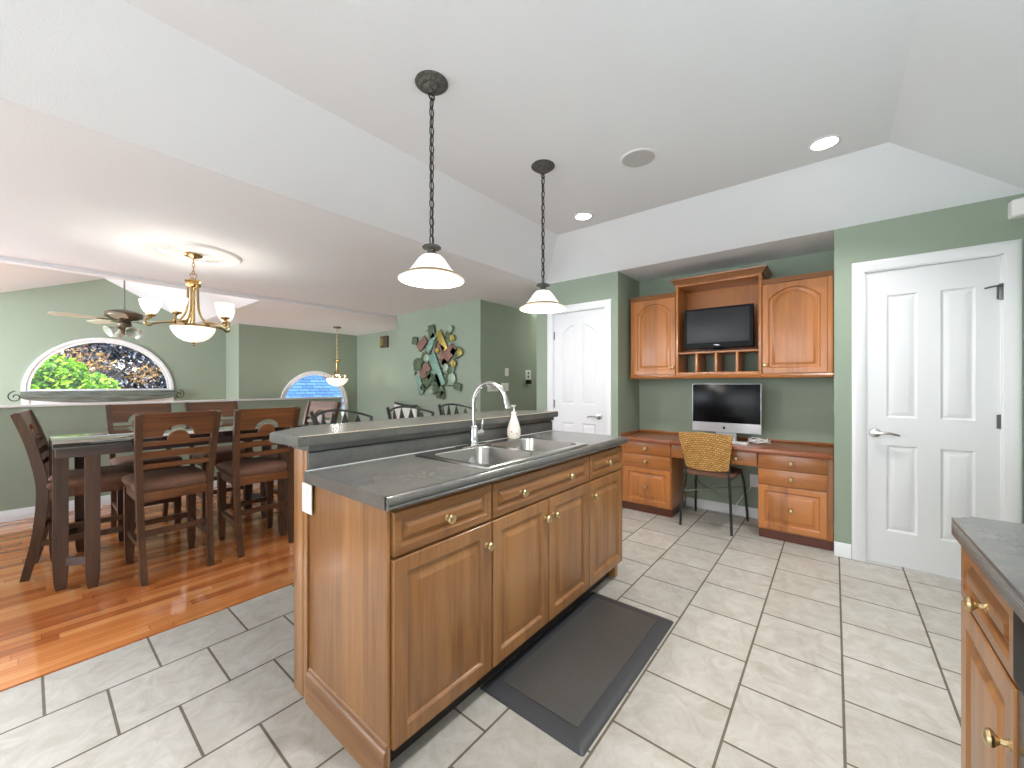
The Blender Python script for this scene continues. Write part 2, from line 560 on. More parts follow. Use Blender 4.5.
# ------------------------------------------------------------------ mesh builder
class MB:
    def __init__(self):
        self.bm = bmesh.new()

    def box(self, x0, x1, y0, y1, z0, z1, bev=0.0, M=None, mi=0):
        r = bmesh.ops.create_cube(self.bm, size=1.0)
        vs = r['verts']
        for v in vs:
            v.co = Vector(((x0 + x1) / 2 + v.co.x * (x1 - x0), (y0 + y1) / 2 + v.co.y * (y1 - y0), (z0 + z1) / 2 + v.co.z * (z1 - z0)))
        fs = list({f for v in vs for f in v.link_faces})
        if bev > 0:
            es = list({e for v in vs for e in v.link_edges})
            rr = bmesh.ops.bevel(self.bm, geom=es, offset=bev, segments=2, affect='EDGES', profile=0.6)
            vs = list({v for f in rr['faces'] for v in f.verts} | {v for v in vs if v.is_valid})
        if M is not None:
            bmesh.ops.transform(self.bm, matrix=M, verts=vs)
        if mi:
            for v in vs:
                for f in v.link_faces:
                    f.material_index = mi
        return self

    def prism(self, pts, d0, d1, plane='xz'):
        """Polygon in a plane extruded along the third axis from d0 to d1."""
        def P(a, c, d):
            return {'xz': (a, d, c), 'yz': (d, a, c), 'xy': (a, c, d)}[plane]
        lo = [self.bm.verts.new(P(a, c, d0)) for a, c in pts]
        hi = [self.bm.verts.new(P(a, c, d1)) for a, c in pts]
        n = len(pts)
        f1 = self.bm.faces.new(lo)
        f2 = self.bm.faces.new(list(reversed(hi)))
        for i in range(n):
            self.bm.faces.new((lo[i], hi[i], hi[(i + 1) % n], lo[(i + 1) % n]))
        return self

    def loft(self, rings, closed=True, cap0=True, cap1=True):
        R = [[self.bm.verts.new(p) for p in r] for r in rings]
        n = len(rings[0])
        for a, b in zip(R, R[1:]):
            for i in range(n if closed else n - 1):
                j = (i + 1) % n
                self.bm.faces.new((a[i], a[j], b[j], b[i]))
        if cap0 and closed:
            self.bm.faces.new(list(reversed(R[0])))
        if cap1 and closed:
            self.bm.faces.new(R[-1])
        return self

    def lathe(self, prof, loc=(0, 0, 0), axis=(0, 0, 1), seg=24, sx=1.0, sy=1.0):
        q = Vector((0, 0, 1)).rotation_difference(Vector(axis).normalized())
        L = Vector(loc)
        rings = []
        for r, h in prof:
            r = max(r, 1e-5)
            rings.append([L + q @ Vector((r * sx * math.cos(2 * math.pi * i / seg), r * sy * math.sin(2 * math.pi * i / seg), h)) for i in range(seg)])
        return self.loft(rings)

    def cyl(self, p0, p1, r0, r1=None, seg=12):
        p0, p1 = Vector(p0), Vector(p1)
        r1 = r0 if r1 is None else r1
        return self.lathe([(r0, 0), (r1, (p1 - p0).length)], p0, p1 - p0, seg)

    def tube(self, pts, r, seg=8, closed=False):
        P = [Vector(p) for p in pts]
        n = len(P)
        rs = [r] * n if isinstance(r, (int, float)) else list(r)
        tang = []
        for i in range(n):
            if closed:
                t = P[(i + 1) % n] - P[(i - 1) % n]
            else:
                t = P[min(i + 1, n - 1)] - P[max(i - 1, 0)]
            tang.append(t.normalized())
        up = Vector((0, 0, 1)) if abs(tang[0].z) < 0.9 else Vector((1, 0, 0))
        nrm = (up - tang[0] * up.dot(tang[0])).normalized()
        rings = []
        for i in range(n):
            if i:
                q = tang[i - 1].rotation_difference(tang[i])
                nrm = (q @ nrm)
                nrm = (nrm - tang[i] * nrm.dot(tang[i])).normalized()
            b = tang[i].cross(nrm)
            rings.append([P[i] + (nrm * math.cos(2 * math.pi * k / seg) + b * math.sin(2 * math.pi * k / seg)) * rs[i] for k in range(seg)])
        if closed:
            rings.append(rings[0])
            return self.loft(rings, cap0=False, cap1=False)
        return self.loft(rings)

    def bar(self, p0, p1, w, d, w1=None, d1=None, side=(1, 0, 0)):
        """Rectangular bar from p0 to p1: w along `side`, d across it; may taper."""
        p0, p1 = Vector(p0), Vector(p1)
        w1 = w if w1 is None else w1
        d1 = d if d1 is None else d1
        t = (p1 - p0).normalized()
        s = Vector(side)
        s = (s - t * s.dot(t)).normalized()
        b = t.cross(s)
        rings = [[p + s * (a * ww / 2) + b * (c * dd / 2) for a, c in ((-1, -1), (1, -1), (1, 1), (-1, 1))] for p, ww, dd in ((p0, w, d), (p1, w1, d1))]
        return self.loft(rings)

    def sweep(self, pts, ws, ds, side=(1, 0, 0)):
        """Rectangular section swept through pts (curved posts, arms)."""
        P = [Vector(p) for p in pts]
        n = len(P)
        rings = []
        for i in range(n):
            t = (P[min(i + 1, n - 1)] - P[max(i - 1, 0)]).normalized()
            s = Vector(side)
            s = (s - t * s.dot(t)).normalized()
            b = t.cross(s)
            w = ws if isinstance(ws, (int, float)) else ws[i]
            d = ds if isinstance(ds, (int, float)) else ds[i]
            rings.append([P[i] + s * (a * w / 2) + b * (c * d / 2) for a, c in ((-1, -1), (1, -1), (1, 1), (-1, 1))])
        return self.loft(rings)

    def sphere(self, c, r, sx=1, sy=1, sz=1, seg=16):
        prof = [(r * math.sin(math.pi * i / 10), -r * math.cos(math.pi * i / 10) * sz) for i in range(11)]
        return self.lathe(prof, c, (0, 0, 1), seg, sx, sy)

    def build(self, name, mat, parent=None, kind=None, smooth=True, local=False, angle=35, off=None):
        me = bpy.data.meshes.new(name)
        bmesh.ops.recalc_face_normals(self.bm, faces=self.bm.faces)
        L = Vector((0, 0, 0))
        if parent is not None and not local:
            p = parent
            while p is not None:
                L += p.location
                p = p.parent
        if off is not None:
            L = Vector(off)
        bmesh.ops.translate(self.bm, verts=self.bm.verts, vec=-L)
        self.bm.to_mesh(me)
        self.bm.free()
        for mm in (mat if isinstance(mat, (list, tuple)) else [mat]):
            me.materials.append(MATS[mm])
        if smooth:
            for p in me.polygons:
                p.use_smooth = True
            me.set_sharp_from_angle(angle=math.radians(angle))
        o = bpy.data.objects.new(name, me)
        COL.objects.link(o)
        if parent is not None:
            o.parent = parent
        elif off is not None:
            o.location = off
        if kind:
            o['kind'] = kind
        return o


def thing(name, label, cat, loc=(0, 0, 0), rz=0.0, group=None):
    o = bpy.data.objects.new(name, None)
    o.empty_display_size = 0.1
    COL.objects.link(o)
    o.location = loc
    o.rotation_euler = (0, 0, rz)
    o['label'] = label
    o['category'] = cat
    if group:
        o['group'] = group
    return o


def tag(o, label, cat, group=None):
    o['label'] = label
    o['category'] = cat
    if group:
        o['group'] = group
    return o


def copy_tree(o, label=None, parent=None):
    c = o.copy()
    COL.objects.link(c)
    c.parent = parent
    if label:
        c['label'] = label
    for ch in list(o.children):
        copy_tree(ch, None, c)
    return c


def struct(mb, name, mat, parent=None, **k):
    return mb.build(name, mat, parent, kind='structure' if parent is None else None, **k)


# a frame with a raised centre panel; works in any vertical plane.
def raised_front(mb, o, u, n, w, h, t=0.02, frame=0.055, arch=0.0, gap=0.0):
    """o: lower corner on the back face, u: horizontal direction, n: outward normal."""
    o, u, n = Vector(o), Vector(u), Vector(n)
    K = 24

    def outline(ins, d, a):
        pts = [o + u * ins + Vector((0, 0, ins)) + n * d, o + u * (w - ins) + Vector((0, 0, ins)) + n * d]
        for k in range(K + 1):
            s = k / K
            x = (w - ins) + (2 * ins - w) * s
            q = abs(2 * s - 1)
            zz = h - ins
            if a > 0:
                drop = a if q > 0.9 else a * (q / 0.9) ** 2.0 * 0.86
                zz -= drop
            pts.append(o + u * x + Vector((0, 0, zz)) + n * d)
        return pts

    f = frame
    f2 = 0.032 if frame > 0.04 else 0.02
    rings = [outline(0, 0, 0), outline(0, t - 0.003, 0), outline(0.003, t, 0), outline(f - 0.008, t, arch), outline(f - 0.004, t - 0.004, arch),
             outline(f, t - 0.012, arch), outline(f + 0.006, t - 0.013, arch), outline(f + f2, t - 0.003, arch), outline(f + f2 + 0.003, t - 0.0005, arch), outline(f + f2 + 0.006, t, arch)]
    mb.loft(rings)
    return mb


def knob(parent, p, n, mat='satin_brass', s=1.15, name='knob'):
    mb = MB()
    prof = [(0.009, 0), (0.009, 0.002), (0.0055, 0.005), (0.005, 0.012), (0.009, 0.016), (0.0145, 0.02), (0.0155, 0.024), (0.0125, 0.029), (0.005, 0.0315), (0.0005, 0.032)]
    mb.lathe([(r * s, h * s) for r, h in prof], p, n, 16)
    return mb.build(name, mat, parent)

# ================================================================== SETTING
XF = 3.73     # kitchen front wall plane
CL = 2.38     # low ceiling
CH = 2.70     # raised kitchen ceiling


def slab(name, x0, x1, y0, y1, z0, z1, mat, parent=None, bev=0.0):
    return struct(MB().box(x0, x1, y0, y1, z0, z1, bev), name, mat, parent)


mb = MB()
mb.box(-7.5, 6.6, -1.0, 2.64, -0.06, 0.0)
mb.box(-7.5, -3.2, 2.64, 3.0, -0.06, 0.0)
fl = struct(mb, 'floor_kitchen', 'floor_tiles', off=(0, 0, 0))
slab('floor_dining', -3.2, 6.6, 2.64, 9.5, -0.06, 0.0, 'floor_planks')
struct(MB().prism([(-3.2, 2.622), (3.73, 2.622), (3.73, 2.65), (-3.2, 2.65)], 0.0, 0.006, 'xy'), 'trim_1', 'floor_planks')


def wall_holes(name, outer, holes, d0, d1, plane, mat):
    """Wall panel with openings: outer and hole outlines in plane coordinates, thickness d0..d1."""
    bm = bmesh.new()

    def P(a, c, d):
        return {'xz': (a, d, c), 'yz': (d, a, c), 'xy': (a, c, d)}[plane]
    edges = []
    loops = []
    for lp in [outer] + holes:
        vs = [bm.verts.new(P(a, c, d0)) for a, c in lp]
        loops.append(vs)
        for i in range(len(vs)):
            edges.append(bm.edges.new((vs[i], vs[(i + 1) % len(vs)])))
    bmesh.ops.triangle_fill(bm, use_beauty=True, use_dissolve=False, edges=edges)
    ext = bmesh.ops.extrude_face_region(bm, geom=list(bm.faces))
    nv = [g for g in ext['geom'] if isinstance(g, bmesh.types.BMVert)]
    ax = {'xz': 1, 'yz': 0, 'xy': 2}[plane]
    for v in nv:
        v.co[ax] = d1
    m = MB()
    m.bm.free()
    m.bm = bm
    return struct(m, name, mat, smooth=False)


# kitchen front wall with the pantry door opening
wall_holes('wall_pantry', [(-1.02, 0), (-1.02, CL), (0.0, CL), (0.0, 0), (-0.165, 0), (-0.165, 2.045), (-0.797, 2.045), (-0.797, 0)], [], XF, XF + 0.12, 'yz', 'wall_green')
slab('wall_alcove_right', XF + 0.12, 4.29, -0.1, 0.0, 0, CL, 'wall_green')
slab('wall_alcove_back', 4.29, 4.39, -0.1, 1.775, 0, CL, 'wall_green')
slab('wall_alcove_left', XF + 0.1, 4.29, 1.675, 1.775, 0, CL, 'wall_green')
wall_holes('wall_closet', [(1.675, 0), (1.675, CL), (2.675, CL), (2.675, 0), (2.455, 0), (2.455, 2.045), (1.81, 2.045), (1.81, 0)], [], XF, XF + 0.1, 'yz', 'wall_green')
slab('wall_hall_near', XF + 0.1, 6.5, 2.575, 2.675, 0, CL, 'wall_green')
slab('wall_hall_far', 3.83, 6.5, 3.67, 3.77, 0, CL, 'wall_green')
slab('wall_hall_end', 6.5, 6.6, 2.575, 3.77, 0, CL, 'wall_green')
slab('wall_art', 3.83, 3.93, 3.77, 5.55, 0, CL, 'wall_green')
slab('wall_stair_right', 4.87, 4.97, 3.77, 8.75, 0, CL, 'wall_green')
slab('wall_kitchen_side', 1.0 + 1.3, XF, -1.0, -0.9, 0, CL, 'wall_green')
wall_holes('wall_added_opening', [(-7.5, 0), (-7.5, CL), (2.3, CL), (2.3, 0)], [[(-0.4, 1.15), (2.15, 1.15), (2.15, 2.1), (-0.4, 2.1)]], -1.0, -0.9, 'xz', 'wall_green')  # unseen wall; opening added to pass light onto the cabinet fronts
wall_holes('wall_dining_left', [(2.9, 0), (2.9, CL), (9.5, CL), (9.5, 0)], [[(6.5, 0.35), (8.7, 0.35), (8.7, 2.2), (6.5, 2.2)], [(3.5, 0.7), (5.3, 0.7), (5.3, 2.1), (3.5, 2.1)]], -3.2, -3.1, 'yz', 'wall_green')  # unseen wall; openings added for the dining and living fill lights

# half wall between dining room and living room
slab('wall_half', -3.1, 3.03, 5.83, 5.95, 0, 1.035, 'wall_green')
slab('trim_2', -3.1, 3.05, 5.81, 5.97, 1.035, 1.055, 'trim_white', bev=0.004)


def baseboard(name, x0, x1, y0, y1, face, h=0.1):
    """face: the side that shows, '-y' or '-x'."""
    mb = MB()
    if face == '-y':
        prof = [(y1, 0), (y0, 0), (y0, h - 0.03), (y0 + 0.004, h - 0.024), (y0 + 0.004, h - 0.012), (y1 - 0.003, h), (y1, h)]
        mb.prism(prof, x0, x1, 'yz')
    else:
        prof = [(x1, 0), (x0, 0), (x0, h - 0.03), (x0 + 0.004, h - 0.024), (x0 + 0.004, h - 0.012), (x1 - 0.003, h), (x1, h)]
        mb.prism(prof, y0, y1, 'xz')
    return struct(mb, name, 'trim_white')


baseboard('baseboard_half_wall', -3.1, 3.03, 5.815, 5.83, '-y')
baseboard('baseboard_pantry', XF - 0.015, XF, -0.095, 0.0, '-x')
baseboard('baseboard_alcove', 4.275, 4.29, 0.0, 1.675, '-x', 0.09)
baseboard('baseboard_closet', XF - 0.015, XF, 2.515, 2.675, '-x')
baseboard('baseboard_art', 3.815, 3.83, 3.67, 5.55, '-x')
baseboard('baseboard_hall', 3.83, 6.5, 3.655, 3.67, '-y')

# living room: gable wall with arched window, return, entry wall with second arched window
GY = 9.4


def arch_pts(cx, zs, r, z0, n=28, rz=None):
    rz = rz or r
    pts = [(cx - r, z0), (cx + r, z0)] if z0 < zs - 1e-6 else []
    pts += [(cx + r * math.cos(math.pi * k / n), zs + rz * math.sin(math.pi * k / n)) for k in range(n + 1)]
    if z0 < zs - 1e-6:
        pts = [(cx - r, z0), (cx + r, z0)] + [(cx + r * math.cos(math.pi * k / n), zs + rz * math.sin(math.pi * k / n)) for k in range(n + 1)]
    return pts


W1C, W1R, W1Z = 0.815, 0.86, 1.14
wall_holes('wall_gable', [(-3.1, 0), (-3.1, CL), (-0.74, CL), (0.81, 3.0), (1.98, CL), (2.5, CL), (2.5, 0)], [arch_pts(W1C, W1Z, W1R - 0.02, 0.35)], GY, GY + 0.12, 'xz', 'wall_green')
slab('wall_return', 2.5, 2.6, 8.65, GY + 0.12, 0, CL, 'wall_green')
W2C, W2R, W2Z = 3.92, 0.70, 0.81
wall_holes('wall_entry', [(2.6, 0), (2.6, CL), (4.87, CL), (4.87, 0)], [arch_pts(W2C, W2Z, W2R - 0.02, 0.12)], 8.65, 8.77, 'xz', 'wall_green')


def arch_window(num, cx, zs, r, z0, y, mullions):
    w = bpy.data.objects.new('window_%d' % num, None)
    COL.objects.link(w)
    w.location = (cx, y, zs)
    w['kind'] = 'structure'
    n = 40
    mb = MB()

    def ring(rr, yy):
        return [(cx + rr * math.cos(math.pi * k / n), yy, zs + rr * math.sin(math.pi * k / n)) for k in range(n + 1)]
    # moulded casing: half round band lofted as section ring
    secs = []
    prof = [(r - 0.065, y + 0.05), (r - 0.065, y - 0.012), (r - 0.03, y - 0.012), (r - 0.022, y - 0.028), (r + 0.015, y - 0.028), (r + 0.02, y - 0.0)]
    for k in range(n + 1):
        a = math.pi * k / n
        secs.append([(cx + p * math.cos(a), q, zs + p * math.sin(a)) for p, q in prof])
    mb.loft(secs, closed=True)
    for sgn in (-1, 1):
        xa, xb = sorted((cx + sgn * (r - 0.065), cx + sgn * (r + 0.018)))
        mb.box(xa, xb, y - 0.026, y + 0.05, z0, zs, 0.004)
    mb.build('window_frame', 'trim_white', w)
    m2 = MB()
    m2.box(cx - r + 0.06, cx + r - 0.06, y - 0.015, y + 0.05, zs - (0.2 if mullions else 0.035), zs + 0.03, 0.004)
    if mullions:
        m2.box(cx - 0.02, cx + 0.02, y - 0.01, y + 0.04, z0, zs - 0.03, 0.003)
    m2.box(cx - r + 0.06, cx + r - 0.06, y - 0.01, y + 0.05, z0, z0 + 0.05, 0.003)
    m2.build('window_bar', 'trim_white', w)
    gb = MB()
    pts = [(cx - r + 0.05, z0), (cx + r - 0.05, z0)] + [(cx + (r - 0.05) * math.cos(math.pi * k / n), zs + (r - 0.05) * math.sin(math.pi * k / n)) for k in range(n + 1)]
    gb.prism(pts, y + 0.032, y + 0.036, 'xz')
    gb.build('window_glass', 'glass', w, smooth=False)
    return w


arch_window(1, W1C, W1Z, W1R, 0.35, GY, True)
arch_window(2, W2C, W2Z, W2R, 0.12, 8.65, False)

# unseen slab added to keep the sun out of the side opening
slab('trim_7', -7.6, 2.6, -2.3, -1.0, 2.42, 2.5, 'trim_white')

# ceilings
slab('ceiling_dining', -3.2, 3.88, 2.55, 5.83, CL, CL + 0.05, 'ceiling_white')
slab('ceiling_stairs', 3.88, 4.97, 3.6, 5.83, CL, CL + 0.05, 'ceiling_white')
slab('ceiling_hall', 3.88, 6.6, 2.5, 3.6, CL, CL + 0.05, 'ceiling_white')
slab('wall_nook', -7.5, -3.2, 2.9, 3.0, 0, CL, 'wall_green')
slab('ceiling_nook', -7.5, -3.2, 2.55, 3.0, CL, CL + 0.05, 'ceiling_white')
slab('ceiling_alcove', XF, 4.39, -0.1, 1.775, CL, CL + 0.05, 'ceiling_white')
slab('ceiling_kitchen_side', -7.5, XF + 0.12, -1.02, -0.9, CL, CL + 0.05, 'ceiling_white')
slab('ceiling_closet', XF, 3.88, 1.775, 2.55, CL, CL + 0.05, 'ceiling_white')
slab('ceiling_pantry', XF, XF + 0.12, -0.9, -0.1, CL, CL + 0.05, 'ceiling_white')
mb = MB()
xh, yh0, yh1 = 3.265, -0.255, 2.085
xl, yl0, yl1 = XF, -0.9, 2.55
XB = -7.5


def quad(mb, *p):
    mb.bm.faces.new([mb.bm.verts.new(q) for q in p])


quad(mb, (XB, yh0, CH), (xh, yh0, CH), (xh, yh1, CH), (XB, yh1, CH))
quad(mb, (xh, yh0, CH), (xl, yl0, CL), (xl, yl1, CL), (xh, yh1, CH))
quad(mb, (XB, yl1, CL), (XB, yh1, CH), (xh, yh1, CH), (xl, yl1, CL))
quad(mb, (XB, yl0, CL), (xl, yl0, CL), (xh, yh0, CH), (XB, yh0, CH))
bmesh.ops.remove_doubles(mb.bm, verts=mb.bm.verts, dist=1e-5)
bmesh.ops.solidify(mb.bm, geom=list(mb.bm.faces), thickness=-0.03)
struct(mb, 'ceiling_kitchen', 'ceiling_white', smooth=False)

# living room vault
mb = MB()
zt = 0.03
mb.prism([(-3.2, CL), (-0.74, CL), (0.81, 3.0), (1.98, CL), (4.97, CL), (4.97, CL + zt), (1.99, CL + zt), (0.81, 3.0 + zt), (-0.75, CL + zt), (-3.2, CL + zt)], 5.83, GY + 0.12, 'xz')
struct(mb, 'ceiling_living', 'ceiling_white', smooth=False)
struct(MB().prism([(-0.74, CL), (1.98, CL), (0.81, 3.0)], 5.80, 5.83, 'xz'), 'ceiling_fascia', 'ceiling_white', smooth=False)


slab('ceiling_beam', -3.1, 3.9, 5.70, 5.82, 2.345, CL, 'ceiling_white')


# doors
def casing(num, y0, y1, ztop, x, w=0.07):
    """Casing around an opening in a wall at x (facing -x). y0<y1 outer limits."""
    mb = MB()
    sec = [(0, 0), (0, -0.008), (0.012, -0.013), (0.045, -0.017), (0.058, -0.017), (w, -0.009), (w, 0)]  # (inward..outward, x offset)
    # left/right/top as mitred loft
    inner0, inner1 = y0 + w, y1 - w
    rings = []
    for (yy, zz, sy, sz) in ((inner0, 0.0, -1, 0), (inner0, ztop - w, -1, 1), (inner1, ztop - w, 1, 1), (inner1, 0.0, 1, 0)):
        rings.append([(x + dx, yy + sy * d, zz + sz * d) for d, dx in sec])
    mb.loft(rings)
    struct(mb, 'trim_%d' % num, 'trim_white')
    jb = MB()
    jb.box(x - 0.001, x + 0.11, inner0 - 0.004, inner0 + 0.008, 0, ztop - w)
    jb.box(x - 0.001, x + 0.11, inner1 - 0.008, inner1 + 0.004, 0, ztop - w)
    jb.box(x - 0.001, x + 0.11, inner0, inner1, ztop - w - 0.008, ztop - w + 0.004)
    struct(jb, 'trim_%d' % (num + 1), 'trim_white')


casing(3, -0.863, -0.098, 2.11, XF)
casing(5, 1.745, 2.52, 2.11, XF)


def room_door(num, y0, y1, z0, z1, x, cols, rows, arch, handle_y, hinge_y, hinges, lever_dir):
    """Moulded white door with sunk panels. cols: (ya, yb) lists, rows: (za, zb) with the upper row first."""
    w = bpy.data.objects.new('door_%d' % num, None)
    COL.objects.link(w)
    w.location = (x, (y0 + y1) / 2, z0)
    w['kind'] = 'structure'
    mb = MB()
    holes = []
    ymid = (y0 + y1) / 2
    half = max(abs(c - ymid) for cc in cols for c in cc)

    def top(y, zb):
        if not arch:
            return zb
        return zb + 0.1 * (1 - ((y - ymid) / half) ** 2) ** 0.8 if abs(y - ymid) < half else zb
    for (ya, yb) in cols:
        for ri, (za, zb) in enumerate(rows):
            K = 10
            pts = [(ya, za), (yb, za)]
            for k in range(K + 1):
                yy = yb + (ya - yb) * k / K
                pts.append((yy, top(yy, zb) if ri == 0 else zb))
            holes.append(pts)
    # front skin with openings
    bm = mb.bm
    edges = []
    for lp in [[(y0, z0), (y1, z0), (y1, z1), (y0, z1)]] + holes:
        vs = [bm.verts.new((x, a, c)) for a, c in lp]
        for i in range(len(vs)):
            edges.append(bm.edges.new((vs[i], vs[(i + 1) % len(vs)])))
    bmesh.ops.triangle_fill(bm, use_beauty=True, edges=edges)
    # sunk panel with raised field
    for lp in holes:
        cy = sum(a for a, c in lp) / len(lp)
        ya, yb = min(a for a, c in lp), max(a for a, c in lp)
        za, zb = min(c for a, c in lp), max(c for a, c in lp)

        def inset(d, dx):
            out = []
            for a, c in lp:
                fa = (a - (ya + yb) / 2) / ((yb - ya) / 2)
                fc = (c - (za + zb) / 2) / ((zb - za) / 2)
                out.append((x + dx, a - d * fa, c - d * max(-1, min(1, fc * 1.0))))
            return out
        mb.loft([inset(0, 0), inset(0.010, 0.008), inset(0.016, 0.009), inset(0.04, 0.002), inset(0.043, 0.0015)], cap0=False)
    # back and edges of the leaf
    mb.loft([[(x, y0, z0), (x, y1, z0), (x, y1, z1), (x, y0, z1)], [(x + 0.035, y0, z0), (x + 0.035, y1, z0), (x + 0.035, y1, z1), (x + 0.035, y0, z1)]], cap0=False)
    mb.build('door_panel', 'door_white', w, angle=20)
    h = MB()
    h.lathe([(0.031, 0), (0.032, 0.004), (0.027, 0.009), (0.014, 0.011), (0.011, 0.04), (0.012, 0.05), (0.0005, 0.052)], (x, handle_y, 0.91), (-1, 0, 0), 20)
    pts = [(x - 0.045, handle_y, 0.91), (x - 0.05, handle_y + lever_dir * 0.03, 0.913), (x - 0.05, handle_y + lever_dir * 0.07, 0.914), (x - 0.048, handle_y + lever_dir * 0.105, 0.906), (x - 0.045, handle_y + lever_dir * 0.12, 0.902)]
    h.tube(pts, [0.011, 0.0095, 0.0085, 0.0075, 0.005], 10)
    h.build('door_handle', 'nickel', w)
    for hz in hinges:
        g = MB()
        g.cyl((x - 0.006, hinge_y, hz - 0.045), (x - 0.006, hinge_y, hz + 0.045), 0.006)
        g.box(x - 0.003, x + 0.001, hinge_y - 0.018, hinge_y + 0.018, hz - 0.043, hz + 0.043)
        g.build('hinge', 'hinge_grey', w)
    return w


d1 = room_door(1, -0.785, -0.177, 0.012, 2.03, XF + 0.012, [(-0.43, -0.28), (-0.685, -0.535)], [(1.02, 1.86), (0.24, 0.83)], False, -0.222, -0.787, [1.81, 1.02, 0.25], -1)
g = MB()
g.box(XF - 0.008, XF, -0.805, -0.775, 1.76, 1.86, 0.002)
g.tube([(XF - 0.012, -0.79, 1.848), (XF - 0.022, -0.75, 1.843), (XF - 0.02, -0.715, 1.836)], 0.005, 8)
g.build('door_stop', 'hinge_grey', d1)
d2 = room_door(2, 1.826, 2.44, 0.012, 2.03, XF + 0.012, [(1.93, 2.09), (2.18, 2.34)], [(1.03, 1.80), (0.24, 0.83)], True, 1.885, 2.447, [1.79, 1.03, 0.25], 1)

# backing rooms behind doors and a dark hall need no more than their walls

# ================================================================== ISLAND
IX0, IX1 = 0.71, 2.43
FY = 1.075     # cabinet box front; door faces at FY - 0.02
DF = FY


def base_unit(name, label, x0, x1, drawer_knobs, doors, end_panel=False, far_panel=False, open_top=False):
    t = thing(name, label, 'cabinet', ((x0 + x1) / 2, 1.3, 0))
    mb = MB()
    zt_ = 0.866
    if open_top:
        mb.box(x0, x1, FY, FY + 0.018, 0.105, zt_)
        mb.box(x0, x1, 1.582, 1.6, 0.105, zt_)
        mb.box(x0, x0 + 0.016, FY + 0.018, 1.582, 0.105, zt_)
        mb.box(x1 - 0.016, x1, FY + 0.018, 1.582, 0.105, zt_)
        mb.box(x0 + 0.016, x1 - 0.016, FY + 0.018, 1.582, 0.105, 0.123)
    else:
        mb.box(x0, x1, FY, 1.6, 0.105, zt_)
    mb.box(x0 + 0.002, x1 - 0.002, FY + 0.065, 1.6, 0.0, 0.105)
    mb.build('body', 'cherry_z', t)
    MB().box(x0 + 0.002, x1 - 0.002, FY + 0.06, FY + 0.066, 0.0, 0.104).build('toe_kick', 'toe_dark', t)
    dmb = MB()
    raised_front(dmb, (x0 + 0.004, FY, 0.712), (1, 0, 0), (0, -1, 0), x1 - x0 - 0.008, 0.138, 0.02, 0.034)
    d = dmb.build('drawer', 'cherry_x', t)
    for kx in drawer_knobs:
        knob(d, (kx, FY - 0.02, 0.78), (0, -1, 0))
    for (a, b, kx) in doors:
        m2 = MB()
        raised_front(m2, (a + 0.003, FY, 0.113), (1, 0, 0), (0, -1, 0), b - a - 0.006, 0.589, 0.02, 0.058)
        dd = m2.build('door', 'cherry_z', t)
        knob(dd, (kx, FY - 0.02, 0.62), (0, -1, 0))
    if end_panel:
        m3 = MB()
        m3.box(IX0 - 0.008, x0 + 0.001, FY - 0.004, 1.605, 0.0, 0.866, 0.002)
        ep = m3.build('end_panel', 'cherry_z', t)
        m4 = MB()
        xx = IX0 - 0.008
        prof = [(xx, 0), (xx - 0.014, 0), (xx - 0.014, 0.105), (xx - 0.011, 0.114), (xx - 0.006, 0.118), (xx - 0.004, 0.13), (xx, 0.134)]
        m4.prism(prof, FY - 0.006, 1.605, 'xz')
        m4.build('base_moulding', 'cherry_y', ep)
    if far_panel:
        m3 = MB()
        m3.box(x1 - 0.001, x1 + 0.012, FY, 1.6, 0.105, 0.866)
        m3.box(x1 - 0.03, x1 + 0.012, FY + 0.02, FY + 0.09, 0.0, 0.105, 0.002)
        m3.build('end_panel', 'cherry_z', t)
    return t


base_unit('base_cabinet', 'cherry island cabinet with one drawer and one wide door, below the white outlet', 0.713, 1.171, [0.932], [(0.713, 1.171, 1.135)], end_panel=True)
base_unit('sink_cabinet', 'wide cherry cabinet under the double sink with two knobs on its long drawer front', 1.172, 1.977, [1.354, 1.749], [(1.172, 1.573, 1.536), (1.574, 1.977, 1.61)], open_top=True)
base_unit('base_cabinet', 'slim cherry island cabinet with one drawer, at the island end toward the desk', 1.978, 2.42, [2.19], [(1.978, 2.42, 2.01)], far_panel=True)


def slab_hole(mb, x0, x1, y0, y1, z0, z1, hx0, hx1, hy0, hy1):
    xs, ys = [x0, hx0, hx1, x1], [y0, hy0, hy1, y1]
    for i in range(3):
        for j in range(3):
            if i == 1 and j == 1:
                continue
            V = {}
            for z in (z0, z1):
                for (a, b) in ((i, j), (i + 1, j), (i + 1, j + 1), (i, j + 1)):
                    V[(a, b, z)] = mb.bm.verts.new((xs[a], ys[b], z))
            mb.bm.faces.new([V[(a, b, z1)] for a, b in ((i, j), (i + 1, j), (i + 1, j + 1), (i, j + 1))])
            mb.bm.faces.new([V[(a, b, z0)] for a, b in ((i, j + 1), (i + 1, j + 1), (i + 1, j), (i, j))])
            for (da, db, e) in ((0, -1, ((i, j), (i + 1, j))), (1, 0, ((i + 1, j), (i + 1, j + 1))), (0, 1, ((i + 1, j + 1), (i, j + 1))), (-1, 0, ((i, j + 1), (i, j)))):
                ni, nj = i + da, j + db
                if 0 <= ni < 3 and 0 <= nj < 3 and not (ni == 1 and nj == 1):
                    continue
                (a, b), (c, d) = e
                mb.bm.faces.new((V[(a, b, z0)], V[(c, d, z0)], V[(c, d, z1)], V[(a, b, z1)]))
    bmesh.ops.remove_doubles(mb.bm, verts=mb.bm.verts, dist=1e-5)


